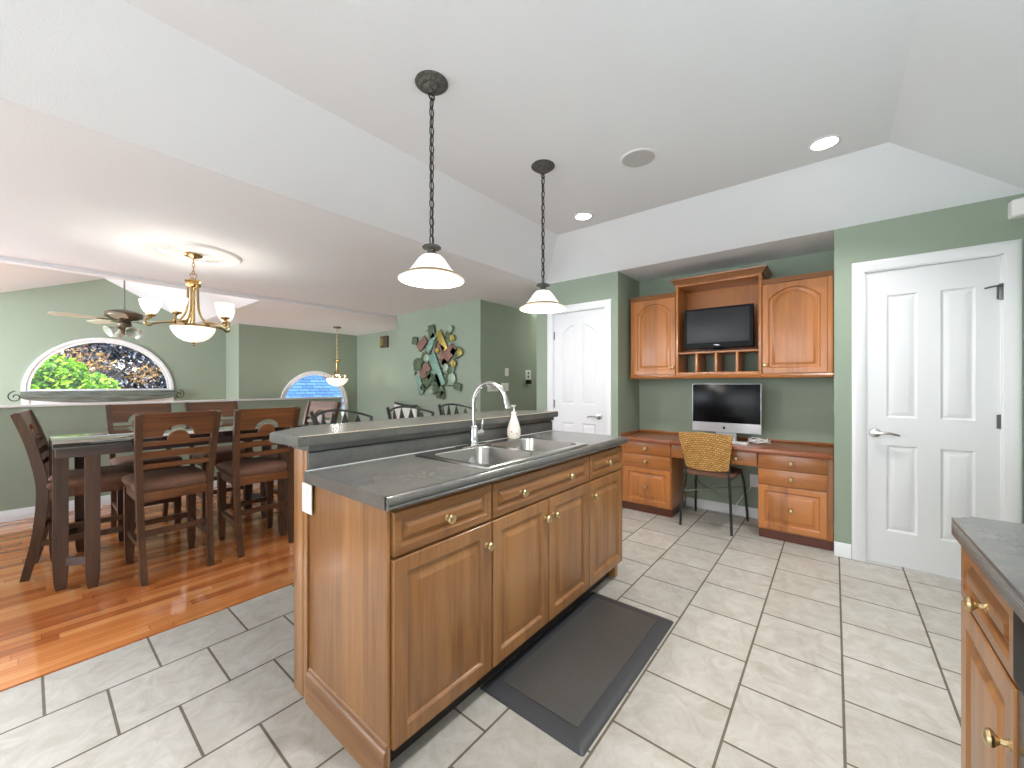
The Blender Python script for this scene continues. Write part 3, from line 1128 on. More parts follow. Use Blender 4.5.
SX0, SX1, SY0, SY1 = 1.15, 1.98, 1.06, 1.545
ct = thing('island_countertop', 'grey laminate lower worktop of the island holding the steel double sink', 'countertop', (1.55, 1.3, 0.868))
mb = MB()
slab_hole(mb, 0.68, 2.44, 1.043, 1.6, 0.868, 0.91, SX0 + 0.02, SX1 - 0.02, SY0 + 0.02, SY1 - 0.02)
# rolled front edge with a lower bead
prof = []
for k in range(9):
    a = math.pi / 2 - math.pi * k / 8 * 0.62
    prof.append((1.043 - 0.017 * math.cos(a), 0.893 + 0.017 * math.sin(a)))
prof += [(1.032, 0.881), (1.028, 0.876), (1.03, 0.871), (1.036, 0.869), (1.05, 0.869), (1.05, 0.91)]
mb.prism(prof, 0.68, 2.44, 'yz')
mb.build('worktop', 'laminate', ct)
bs = MB()
bs.box(0.695, 2.42, 1.592, 1.604, 0.9105, 0.978, 0.002)
bs.build('backsplash', 'laminate', ct)
MB().box(0.682, 2.42, 1.5865, 1.592, 0.9102, 0.9135).build('joint_strip', 'plastic_white', ct)  # thin white strip along the worktop and backsplash joint

# raised partition carrying the bar top
pw = thing('bar_partition', 'cherry-clad upright partition of the island under the raised bar top', 'partition', (1.55, 1.67, 0))
MB().box(0.703, 2.42, 1.606, 1.725, 0.0, 1.0).build('core', 'cherry_z', pw)
m = MB()
m.box(0.694, 0.7035, 1.607, 1.64, 0.0, 1.0, 0.002)
m.box(0.694, 0.7035, 1.645, 1.728, 0.0, 1.0, 0.003)
m.build('end_post', 'cherry_z', pw)
m = MB()
m.box(0.69, 2.425, 1.584, 1.74, 0.986, 1.012, 0.003)
m.build('cleat', 'laminate', pw)
MB().box(0.706, 2.418, 1.6, 1.607, 0.97, 0.988).build('gap_shade_strip', 'toe_dark', pw)  # dark strip paints the shade in the gap under the cleat
bt = thing('bar_counter', 'grey laminate raised bar counter with clipped corners along the back of the island', 'countertop', (1.53, 1.74, 1.012))
outl = [(0.636, 1.55), (2.43, 1.55), (2.43, 1.75), (2.26, 1.93), (0.82, 1.93), (0.622, 1.78)]
mb = MB().prism(outl, 1.0125, 1.053, 'xy')
bmesh.ops.bevel(mb.bm, geom=[e for e in mb.bm.edges if abs(e.verts[0].co.z - e.verts[1].co.z) < 1e-6], offset=0.004, segments=2, affect='EDGES')
mb.build('slab', 'laminate', bt)
MB().box(0.64, 2.427, 1.5494, 1.5535, 1.0505, 1.0536).build('front_strip', 'strip_tan', bt)  # thin tan strip along the bar top's front edge

# outlet on the island end
op = thing('outlet_cover', 'white outlet cover on the cherry end panel of the island', 'outlet', (0.694, 1.6, 0.803))
MB().box(0.689, 0.6935, 1.558, 1.64, 0.745, 0.86, 0.002).build('plate', 'plastic_white', op)
for zz in (0.778, 0.828):
    MB().box(0.687, 0.6895, 1.582, 1.617, zz - 0.016, zz + 0.016, 0.001).build('socket', 'trim_white', op)

# sink
sk = thing('kitchen_sink', 'stainless steel double bowl sink set into the island worktop', 'sink', (1.565, 1.3, 0.91))
mb = MB()


def rrect(x0, x1, y0, y1, r, z, n=6):
    pts = []
    for (cx, cy, a0) in ((x1 - r, y1 - r, 0), (x0 + r, y1 - r, 90), (x0 + r, y0 + r, 180), (x1 - r, y0 + r, 270)):
        for k in range(n + 1):
            a = math.radians(a0 + 90 * k / n)
            pts.append((cx + r * math.cos(a), cy + r * math.sin(a), z))
    return pts


# deck plate with two openings
bowls = [(SX0 + 0.035, 1.545, SY0 + 0.035, SY1 - 0.075), (1.585, SX1 - 0.035, SY0 + 0.035, SY1 - 0.075)]
edges = []
for lp in [rrect(SX0 + 0.006, SX1 - 0.006, SY0 + 0.006, SY1 - 0.006, 0.02, 0.9185)] + [rrect(*bb, 0.06, 0.9185) for bb in bowls]:
    vs = [mb.bm.verts.new(p) for p in lp]
    for i in range(len(vs)):
        edges.append(mb.bm.edges.new((vs[i], vs[(i + 1) % len(vs)])))
bmesh.ops.triangle_fill(mb.bm, use_beauty=True, edges=edges)
mb.loft([rrect(SX0 + 0.006, SX1 - 0.006, SY0 + 0.006, SY1 - 0.006, 0.02, 0.9185), rrect(SX0 + 0.002, SX1 - 0.002, SY0 + 0.002, SY1 - 0.002, 0.022, 0.917), rrect(SX0, SX1, SY0, SY1, 0.024, 0.911)], cap0=False, cap1=False)
mb.build('rim', 'steel', sk, angle=50)
for (a, b, c, d) in bowls:
    m = MB()
    m.loft([rrect(a, b, c, d, 0.06, 0.9185), rrect(a + 0.006, b - 0.006, c + 0.006, d - 0.006, 0.058, 0.912), rrect(a + 0.014, b - 0.014, c + 0.014, d - 0.014, 0.06, 0.78), rrect(a + 0.035, b - 0.035, c + 0.035, d - 0.035, 0.06, 0.752),
            rrect(a + 0.06, b - 0.06, c + 0.06, d - 0.06, 0.05, 0.748)], cap0=False)
    bw = m.build('bowl', 'steel', sk, angle=60)
    MB().lathe([(0.04, 0), (0.042, 0.003), (0.03, 0.004), (0.025, 0.001), (0.001, 0.001)], ((a + b) / 2, (c + d) / 2, 0.7485), (0, 0, 1), 20).build('drain', 'chrome', bw)

# faucet
fx, fy = 1.52, 1.505
fa = thing('faucet', 'tall chrome gooseneck faucet behind the double sink', 'faucet', (fx, fy, 0.9185))
m = MB()
m.lathe([(0.03, 0), (0.031, 0.006), (0.026, 0.012), (0.023, 0.03), (0.023, 0.09), (0.02, 0.1), (0.015, 0.108)], (fx, fy, 0.919), (0, 0, 1), 20)
m.box(fx - 0.11, fx + 0.11, fy - 0.028, fy + 0.028, 0.919, 0.924, 0.002)
m.build('base', 'chrome', fa)
m = MB()
R = 0.116
zc = 1.138
pts = [(fx, fy, 1.0), (fx, fy, 1.07), (fx, fy, zc)]
for k in range(1, 15):
    a = math.pi * k / 14 * 0.93
    pts.append((fx, fy - R + R * math.cos(a), zc + R * math.sin(a)))
m.tube(pts, 0.011, 14)
m.build('spout', 'chrome', fa)
m = MB()
e0 = Vector(pts[-1])
dr = (Vector(pts[-1]) - Vector(pts[-2])).normalized()
m.cyl(e0 - dr * 0.012, e0 + dr * 0.036, 0.0145, 0.0165, 16)
m.build('spray_head', 'nickel', fa)
m = MB()
m.cyl((fx + 0.018, fy, 0.985), (fx + 0.066, fy, 0.985), 0.016, 0.015, 14)
m.tube([(fx + 0.055, fy, 0.99), (fx + 0.058, fy - 0.005, 1.02), (fx + 0.06, fy - 0.012, 1.055)], [0.006, 0.0055, 0.005], 8)
m.build('lever', 'chrome', fa)

# soap dispenser
bx, by = 1.872, 1.512
sp = thing('soap_dispenser', 'white curvy soap dispenser with pink pattern standing beside the faucet', 'soap dispenser', (bx, by, 0.9185))
MB().lathe([(0.03, 0), (0.036, 0.004), (0.042, 0.03), (0.041, 0.055), (0.032, 0.09), (0.02, 0.125), (0.015, 0.142), (0.0145, 0.15), (0.001, 0.15)], (bx, by, 0.919), (0, 0, 1), 24).build('bottle', 'soap_white', sp)
m = MB()
for (a, z, s) in ((200, 0.045, 1.0), (225, 0.06, 0.8), (245, 0.035, 0.9), (218, 0.03, 0.6), (235, 0.078, 0.6)):
    rr = 0.0415 if z < 0.056 else 0.0365
    ar = math.radians(a)
    p = Vector((bx + rr * math.cos(ar), by + rr * math.sin(ar), 0.919 + z))
    m.lathe([(0.001, -0.001), (0.006 * s, 0.0), (0.004 * s, 0.001), (0.0005, 0.0012)], p, (math.cos(ar), math.sin(ar), 0.05), 8)
m.build('flower_print', 'soap_flower', sp)
m = MB()
m.cyl((bx, by, 1.069), (bx, by, 1.082), 0.017, 0.015, 16)
m.cyl((bx, by, 1.08), (bx, by, 1.115), 0.005, 0.005, 10)
m.box(bx - 0.032, bx + 0.014, by - 0.008, by + 0.008, 1.112, 1.122, 0.003)
m.build('pump', 'soap_white', sp)

# floor mat
fm = thing('floor_mat', 'dark grey anti-fatigue mat with a woven centre on the tiles in front of the sink', 'mat', (1.66, 0.885, 0))
m = MB()
x0, x1, y0, y1 = 1.172, 2.145, 0.650, 1.131
m.loft([rrect(x0, x1, y0, y1, 0.012, 0.001), rrect(x0 + 0.004, x1 - 0.004, y0 + 0.004, y1 - 0.004, 0.012, 0.006), rrect(x0 + 0.03, x1 - 0.03, y0 + 0.03, y1 - 0.03, 0.01, 0.013), rrect(x0 + 0.07, x1 - 0.07, y0 + 0.07, y1 - 0.07, 0.006, 0.014)])
m.build('border', 'mat_rubber', fm)
MB().box(x0 + 0.075, x1 - 0.065, y0 + 0.065, y1 - 0.065, 0.0125, 0.0165, 0.001).build('woven_centre', 'mat_mesh', fm)

# ================================================================== RIGHT-HAND COUNTER
RF = -0.27
rc = thing('base_cabinet', 'cherry cabinet with brass knobs under the grey counter beside the black dishwasher', 'cabinet', (1.31, -0.57, 0))
MB().box(1.115, 1.505, -0.9 + 0.004, RF, 0.105, 0.868).build('body', 'cherry_z', rc)
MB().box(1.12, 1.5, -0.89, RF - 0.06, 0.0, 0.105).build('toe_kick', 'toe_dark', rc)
m = MB()
raised_front(m, (1.502, RF, 0.712), (-1, 0, 0), (0, 1, 0), 0.384, 0.138, 0.02, 0.034)
d = m.build('drawer', 'cherry_x', rc)
knob(d, (1.28, RF + 0.02, 0.778), (0, 1, 0), s=1.05)
m = MB()
raised_front(m, (1.502, RF, 0.113), (-1, 0, 0), (0, 1, 0), 0.384, 0.589, 0.02, 0.058)
d = m.build('door', 'cherry_z', rc)
knob(d, (1.138, RF + 0.02, 0.588), (0, 1, 0), s=1.05)
dw = thing('dishwasher', 'black dishwasher at the edge of the picture under the grey side counter', 'dishwasher', (0.81, -0.57, 0))
MB().box(0.512, 1.112, -0.89, -0.285, 0.1, 0.866, 0.003).build('body', 'black_satin', dw)
MB().box(0.515, 1.108, -0.285, -0.252, 0.11, 0.72, 0.006).build('door', 'black_gloss', dw)
m = MB()
m.box(0.515, 1.108, -0.285, -0.245, 0.725, 0.862, 0.008)
pn = m.build('control_panel', 'black_satin', dw)
m = MB()
m.box(0.6, 1.02, -0.246, -0.2435, 0.74, 0.775, 0.001)
m.build('handle', 'black_gloss', pn)
rt = thing('side_countertop', 'grey laminate counter with a rounded corner opposite the white pantry door', 'countertop', (0.5, -0.56, 0.868))
m = MB()
pts = [(-1.2, -0.895), (1.53, -0.895)]
for k in range(7):
    a = math.radians(0 + 90 * k / 6)
    pts.append((1.49 + 0.04 * math.cos(a), -0.272 + 0.04 * math.sin(a)))
pts.append((-1.2, -0.232))
m.prism(pts, 0.868, 0.91, 'xy')
bmesh.ops.bevel(m.bm, geom=[e for e in m.bm.edges if abs(e.verts[0].co.z - e.verts[1].co.z) < 1e-6 and min(e.verts[0].co.y, e.verts[1].co.y) > -0.89], offset=0.016, segments=4, affect='EDGES')
m.build('slab', 'laminate', rt)

# ================================================================== DESK ALCOVE
DX = 3.785     # drawer box front; faces stand 20 mm proud
def pedestal(label, y0, y1, f0, f1):
    t = thing('desk_pedestal', label, 'cabinet', (4.0, (y0 + y1) / 2, 0), group=None)
    m = MB()
    m.box(DX, 4.28, y0, y1, 0.075, 0.69)
    m.build('body', 'desk_z', t)
    MB().box(DX + 0.02, 4.27, y0 + 0.004, y1 - 0.004, 0.0, 0.075).build('toe_kick', 'desk_kick', t)
    yc = (f0 + f1) / 2
    for (z0, z1, fr) in ((0.572, 0.686, 0), (0.442, 0.566, 0), (0.088, 0.436, 1)):
        m = MB()
        if fr:
            raised_front(m, (DX, f1, z0), (0, -1, 0), (-1, 0, 0), f1 - f0, z1 - z0, 0.02, 0.05)
        else:
            m.box(DX - 0.02, DX, f0, f1, z0, z1, 0.004)
        d = m.build('drawer', 'desk_z' if fr else 'desk_y', t)
        knob(d, (DX - 0.02, yc, (z0 + z1) / 2), (-1, 0, 0), 'satin_brass', 1.2)
    return t


pedestal('cherry desk pedestal with three drawers beside the closet-side alcove wall, nearer the island', 1.172, 1.671, 1.176, 1.63)
pedestal('cherry desk pedestal with three drawers beside the pantry door wall', 0.004, 0.484, 0.04, 0.48)
pd = thing('pencil_drawer_unit', 'shallow cherry drawer unit slung under the desk top above the knee space', 'drawer', (4.0, 0.83, 0.57))
MB().box(DX, 4.2, 0.487, 1.169, 0.575, 0.69).build('body', 'desk_y', pd)
for (a, b) in ((0.49, 0.826), (0.83, 1.167)):
    d = MB().box(DX - 0.02, DX, a, b, 0.572, 0.686, 0.004).build('drawer', 'desk_y', pd)
    knob(d, (DX - 0.02, (a + b) / 2 - 0.02, 0.627), (-1, 0, 0), 'satin_brass')
dt = thing('wooden_worktop', 'reddish wooden desk worktop running wall to wall in the alcove', 'worktop', (4.0, 0.84, 0.69))
m = MB()
m.box(3.735, 4.288, 0.003, 1.672, 0.6905, 0.73, 0.008)
m.build('slab', 'desk_top', dt)
m = MB()
m.box(4.272, 4.288, 0.003, 1.672, 0.73, 0.75, 0.002)
m.box(3.80, 4.27, 1.66, 1.672, 0.73, 0.75, 0.002)
m.build('edge_strip', 'desk_y', dt)

# wall cabinets
UX = 3.98      # carcass front; doors stand 20 mm proud
for (lab, y0, y1, a, b, ky) in (('arched-door cherry wall cabinet beside the television, nearer the island', 1.188, 1.64, 1.192, 1.612, 1.215),
                                ('arched-door cherry wall cabinet beside the television, next to the pantry wall', 0.004, 0.478, 0.04, 0.474, 0.45)):
    t = thing('wall_cabinet', lab, 'cabinet', (4.13, (y0 + y1) / 2, 1.34))
    m = MB()
    m.box(UX, 4.288, y0, y1, 1.335, 2.1)
    yy = (b, y1) if y1 > 1 else (y0, a)
    m.box(UX - 0.016, UX, yy[0] + 0.002, yy[1], 1.335, 2.1, 0.002)
    m.build('body', 'desk_z', t)
    m = MB()
    raised_front(m, (UX, b, 1.342), (0, -1, 0), (-1, 0, 0), b - a, 0.753, 0.02, 0.05, arch=0.08)
    d = m.build('door', 'desk_z', t)
    knob(d, (UX - 0.02, ky, 1.41), (-1, 0, 0), 'satin_brass')
    m = MB()
    prof = [(UX, 2.1), (UX - 0.024, 2.1), (UX - 0.026, 2.108), (UX - 0.036, 2.122), (UX - 0.04, 2.132), (UX, 2.132)]
    m.prism(prof, y0, y1, 'xz')
    m.build('crown', 'crown_wood', t)
    m = MB()
    m.prism([(UX + 0.02, 1.335), (UX - 0.024, 1.335), (UX - 0.03, 1.322), (UX - 0.024, 1.305), (UX - 0.016, 1.302), (UX + 0.02, 1.302)], y0, y1, 'xz')
    m.build('light_rail', 'desk_y', t)

NX = 3.955
t = thing('television_nook', 'open cherry wall unit with a television shelf above four cubbyholes', 'shelf unit', (4.12, 0.833, 1.34))
m = MB()
m.box(NX, 4.288, 0.48, 0.502, 1.335, 2.2, 0.001)
m.box(NX, 4.288, 1.164, 1.186, 1.335, 2.2, 0.001)
m.box(NX, 4.288, 0.502, 1.164, 2.18, 2.2, 0.001)
m.box(NX, 4.288, 0.502, 1.164, 1.335, 1.36, 0.001)
m.build('carcass', 'desk_z', t)
MB().box(4.268, 4.286, 0.502, 1.164, 1.54, 2.18).build('back_panel', 'desk_z', t)
MB().box(NX + 0.002, 4.268, 0.502, 1.164, 1.535, 1.552, 0.001).build('shelf', 'desk_y', t)
for yd in (0.665, 0.834, 1.0):
    MB().box(NX + 0.002, 4.27, yd - 0.009, yd + 0.009, 1.36, 1.535, 0.001).build('divider', 'desk_z', t)
m = MB()
sec = [(0.0, 2.2), (0.012, 2.2), (0.016, 2.212), (0.03, 2.23), (0.042, 2.24), (0.044, 2.252), (0.0, 2.252)]
rings = []
for (bx_, by_, sx_, sy_) in ((4.288, 0.48, 0, -1), (NX, 0.48, -1, -1), (NX, 1.186, -1, 1), (4.288, 1.186, 0, 1)):
    rings.append([(bx_ + sx_ * d, by_ + sy_ * d, z) for d, z in sec])
m.loft(rings)
m.box(NX, 4.288, 0.48, 1.186, 2.2, 2.252)
m.build('crown', 'crown_wood', t)
m = MB()
m.prism([(NX + 0.02, 1.335), (NX + 0.001, 1.335), (NX - 0.005, 1.322), (NX + 0.001, 1.305), (NX + 0.009, 1.302), (NX + 0.02, 1.302)], 0.48, 1.186, 'xz')
m.build('light_rail', 'desk_y', t)

# television, yawed slightly in the nook
tv = thing('television', 'black flat television on the shelf of the open wall unit', 'television', (4.03, 0.835, 1.553), math.radians(1.5))
m = MB()
m.box(-0.03, 0.03, -0.287, 0.287, 0.03, 0.405, 0.008)
m.box(0.028, 0.07, -0.2, 0.2, 0.09, 0.33, 0.02)
m.build('casing', 'black_satin', tv, local=True)
MB().box(-0.0325, -0.029, -0.258, 0.258, 0.082, 0.385, 0.0005).build('screen', 'screen_grey', tv, local=True)
m = MB()
m.box(-0.0335, -0.0295, -0.012, 0.026, 0.058, 0.061)
m.box(-0.0335, -0.0295, -0.022, 0.01, 0.053, 0.056)
m.build('badge', 'chrome', tv, local=True)
m = MB()
m.lathe([(0.12, 0), (0.12, 0.006), (0.04, 0.014), (0.03, 0.05)], (0.03, 0, 0.0), (0, 0, 1), 24, 0.62, 1.0)
m.build('stand', 'black_gloss', tv, local=True)
m = MB()
pts = []
for k in range(60):
    y = 0.58 + 0.52 * k / 59
    pts.append((3.966 + 0.005 * math.sin(k * 0.7), y, 1.5575 + 0.004 * abs(math.sin(k * 1.3))))
m.tube(pts, 0.004, 6)
tag(m.build('television_cable', 'cable_dark'), 'dark cable lying along the shelf in front of the television', 'cable')
m = MB()
pts = [(4.05, 0.525, 1.556), (4.03, 0.518, 1.575), (4.02, 0.53, 1.6), (4.03, 0.515, 1.63), (4.04, 0.53, 1.6), (4.03, 0.512, 1.57), (4.045, 0.53, 1.557)]
m.tube(pts, 0.005, 6)
tag(m.build('cable_bundle', 'cable_dark'), 'dark cable bundle standing beside the television near its pantry-side edge', 'cable')

# all-in-one computer
pc = thing('desktop_computer', 'silver all-in-one computer with black screen on the desk', 'computer', (4.05, 0.776, 0.73))
m = MB()
m.box(4.04, 4.06, 0.492, 1.057, 0.808, 1.253, 0.004)
m.loft([rrect(0.55, 1.0, 0.86, 1.2, 0.05, 0), rrect(0.6, 0.95, 0.9, 1.16, 0.05, 0)], cap0=True) if False else None
m.build('casing', 'aluminium', pc)
MB().box(4.0375, 4.0405, 0.497, 1.052, 0.894, 1.248, 0.0005).build('screen', 'black_gloss', pc)
m = MB()
m.prism([(4.085, 0.737), (4.09, 0.74), (4.085, 0.95), (4.06, 1.0), (4.058, 0.98), (4.075, 0.94)], 0.69, 0.86, 'xz')
m.box(3.97, 4.15, 0.685, 0.865, 0.731, 0.738, 0.002)
m.build('stand', 'aluminium', pc)
m = MB()
px_, yc_, zc_ = 4.0395, 0.782, 0.848
ap = []
for k in range(24):
    a = 2 * math.pi * k / 24
    r = 0.0125 * (1 - 0.18 * math.exp(-((a - math.pi / 2) / 0.35) ** 2) - 0.1 * math.exp(-((a - 1.5 * math.pi) / 0.3) ** 2))
    yy = r * math.cos(a)
    zz = r * math.sin(a) * 1.02
    if yy < -0.0075 and abs(zz - 0.002) < 0.007:
        yy = -0.0068
    ap.append((yc_ + yy, zc_ + zz))
m.prism(ap, px_ - 0.0006, px_ + 0.0004, 'yz')
m.prism([(yc_ - 0.001, zc_ + 0.0125), (yc_ - 0.004, zc_ + 0.0175), (yc_ - 0.002, zc_ + 0.0125)] if False else [(yc_ + 0.0005, zc_ + 0.012), (yc_ - 0.0045, zc_ + 0.0185), (yc_ - 0.0035, zc_ + 0.0135)], px_ - 0.0006, px_ + 0.0004, 'yz')
m.build('emblem', 'black_satin', pc, smooth=False)

kb = thing('keyboard', 'slim white keyboard on the desk behind the wicker chair', 'keyboard', (3.9, 0.74, 0.73))
MB().box(3.85, 3.965, 0.57, 0.91, 0.7305, 0.74, 0.003).build('base', 'aluminium', kb)
m = MB()
for r in range(5):
    for c in range(14):
        m.box(3.856 + r * 0.0212, 3.874 + r * 0.0212, 0.576 + c * 0.0236, 0.596 + c * 0.0236, 0.739, 0.743)
m.build('keys', 'plastic_white', kb)
m = MB()
pts = []
for k in range(110):
    a = k * 0.24
    r = 0.075 + 0.012 * math.sin(k * 0.37)
    pts.append((4.0 + r * 0.62 * math.cos(a), 0.505 + r * math.sin(a), 0.743 + 0.03 * (k / 109) + 0.006 * math.sin(k * 0.9)))
m.tube(pts, 0.003, 6)
tag(m.build('cable_coil', 'cable_white'), 'loose coil of pale cable on the desk below the computer screen', 'cable')
m = MB()
m.box(3.93, 4.0, 0.86, 0.91, 0.7305, 0.748, 0.006, )
tag(m.build('computer_mouse', 'plastic_white'), 'small white mouse on the desk half hidden behind the wicker chair back', 'mouse')

ow = thing('outlet_cover', 'white wall outlet under the desk above the alcove baseboard', 'outlet', (4.288, 0.578, 0.347))
MB().box(4.282, 4.289, 0.543, 0.613, 0.29, 0.405, 0.002).build('plate', 'plastic_white', ow)
for zz in (0.32, 0.373):
    MB().box(4.2805, 4.283, 0.563, 0.593, zz - 0.014, zz + 0.014, 0.001).build('socket', 'trim_white', ow)
m = MB()
pts = [(4.22, 0.5, 0.68), (4.215, 0.497, 0.55), (4.22, 0.505, 0.45), (4.26, 0.56, 0.37), (4.277, 0.575, 0.335), (4.25, 0.62, 0.26), (4.22, 0.7, 0.14), (4.2, 0.735, 0.05), (4.19, 0.745, 0.008), (4.15, 0.74, 0.006)]


def smooth_pts(P, n=6):
    P = [Vector(p) for p in P]
    out = []
    for i in range(len(P) - 1):
        p0, p1, p2, p3 = P[max(i - 1, 0)], P[i], P[i + 1], P[min(i + 2, len(P) - 1)]
        for k in range(n):
            t = k / n
            out.append(0.5 * ((2 * p1) + (p2 - p0) * t + (2 * p0 - 5 * p1 + 4 * p2 - p3) * t * t + (3 * p1 - p0 - 3 * p2 + p3) * t * t * t))
    out.append(P[-1])
    return out


m.tube(smooth_pts(pts), 0.004, 6)
tag(m.build('power_cord', 'cable_white'), 'pale power cord hanging from under the desk past the wall outlet', 'cord')

# wicker desk chair
wc = thing('desk_chair', 'wicker-backed desk chair with thin dark metal legs at the alcove desk', 'chair', (3.88, 0.845, 0))
m = MB()
K = 10
rings = []
bl = []
for j in range(9):
    v = j / 8
    z = 0.535 + 0.30 * v
    hw = 0.165 + 0.045 * v
    lean = 3.625 - 0.075 * v
    row = []
    for k in range(K + 1):
        u = -1 + 2 * k / K
        row.append((lean - 0.03 * (1 - u * u) * 1.0, 0.835 + hw * u, z + (0.012 * (1 - u * u) if j == 8 else 0) - (0.012 * (1 - u * u) if j == 0 else 0)))
    bl.append(row)
fr = [[m.bm.verts.new(p) for p in row] for row in bl]
bk = [[m.bm.verts.new((p[0] + 0.016, p[1], p[2])) for p in row] for row in bl]
for j in range(8):
    for k in range(K):
        m.bm.faces.new((fr[j][k], fr[j][k + 1], fr[j + 1][k + 1], fr[j + 1][k]))
        m.bm.faces.new((bk[j][k + 1], bk[j][k], bk[j + 1][k], bk[j + 1][k + 1]))
for k in range(K):
    m.bm.faces.new((fr[0][k + 1], fr[0][k], bk[0][k], bk[0][k + 1]))
    m.bm.faces.new((fr[8][k], fr[8][k + 1], bk[8][k + 1], bk[8][k]))
for j in range(8):
    m.bm.faces.new((fr[j][0], fr[j + 1][0], bk[j + 1][0], bk[j][0]))
    m.bm.faces.new((fr[j + 1][K], fr[j][K], bk[j][K], bk[j + 1][K]))
m.build('backrest', 'wicker', wc)
m = MB()
m.loft([rrect(3.66, 4.09, 0.64, 1.05, 0.08, 0.462), rrect(3.655, 4.095, 0.635, 1.055, 0.085, 0.475), rrect(3.67, 4.08, 0.65, 1.04, 0.08, 0.492), rrect(3.72, 4.03, 0.7, 0.99, 0.06, 0.486)])
m.build('seat', 'cushion', wc)
for (ya, yb) in ((0.653, 0.668), (1.058, 1.01)):
    m = MB()
    m.tube(smooth_pts([(3.66, ya, 0.002), (3.645, (ya + yb) / 2, 0.3), (3.64, yb, 0.47), (3.638, yb, 0.56), (3.6, yb + (0.02 if yb > 0.9 else -0.02), 0.78)]), 0.0105, 10)
    m.build('leg', 'chair_iron', wc)
for (ya, yb) in ((0.61, 0.65), (1.056, 1.035)):
    m = MB()
    m.tube(smooth_pts([(4.15, ya, 0.002), (4.12, (ya + yb) / 2, 0.3), (4.1, yb, 0.44), (4.06, yb, 0.466), (3.66, yb + (0.01 if yb < 0.8 else -0.01), 0.46)]), 0.0105, 10)
    m.build('leg', 'chair_iron', wc)
m = MB()
m.tube([(3.65, 0.66, 0.29), (4.125, 1.045, 0.31)], 0.005, 8)
m.tube([(3.65, 1.035, 0.31), (4.125, 0.635, 0.32)], 0.005, 8)
m.tube([(3.646, 1.03, 0.3), (4.125, 1.045, 0.34)], 0.005, 8)
m.build('brace', 'wire_light', wc)

# ================================================================== DINING SET
TX0, TX1, TY0, TY1, TZ = 0.09, 1.50, 3.46, 4.45, 0.905
tb = thing('dining_table', 'dark counter-height dining table with paired corner legs on the wood floor', 'table', (0.8, 3.95, 0))
m = MB()
m.box(TX0, TX1, TY0, TY1, TZ - 0.036, TZ, 0.005)
m.build('tabletop', 'table_top', tb)
m = MB()
m.box(TX0 + 0.012, TX1 - 0.012, TY0 + 0.012, TY0 + 0.045, TZ - 0.088, TZ - 0.036, 0.003)
m.box(TX0 + 0.02, TX1 - 0.02, TY1 - 0.045, TY1 - 0.012, TZ - 0.088, TZ - 0.036, 0.003)
m.box(TX0 + 0.012, TX0 + 0.045, TY0 + 0.045, TY1 - 0.045, TZ - 0.088, TZ - 0.036, 0.003)
m.box(TX1 - 0.045, TX1 - 0.012, TY0 + 0.045, TY1 - 0.045, TZ - 0.088, TZ - 0.036, 0.003)
m.build('apron', 'table_wood', tb)
for (cx_, cy_, sx_, sy_) in ((TX0, TY0, 1, 1), (TX1, TY0, -1, 1), (TX0, TY1, 1, -1), (TX1, TY1, -1, -1)):
    ctr = []
    for (ax_, ay_) in ((0.036, 0.185), (0.162, 0.078)):
        lx, ly = cx_ + sx_ * ax_, cy_ + sy_ * ay_
        m = MB()
        m.sweep([(lx, ly, 0.0), (lx, ly, 0.035), (lx, ly, 0.12), (lx, ly, TZ - 0.037)], [0.04, 0.054, 0.064, 0.066], [0.038, 0.052, 0.06, 0.062])
        m.build('leg', 'table_leg', tb)
        ctr.append((lx, ly))
    m = MB()
    m.bar((ctr[0][0], ctr[0][1], 0.17), (ctr[1][0], ctr[1][1], 0.17), 0.05, 0.02, side=(0, 0, 1))
    m.build('crossbar', 'table_wood', tb)


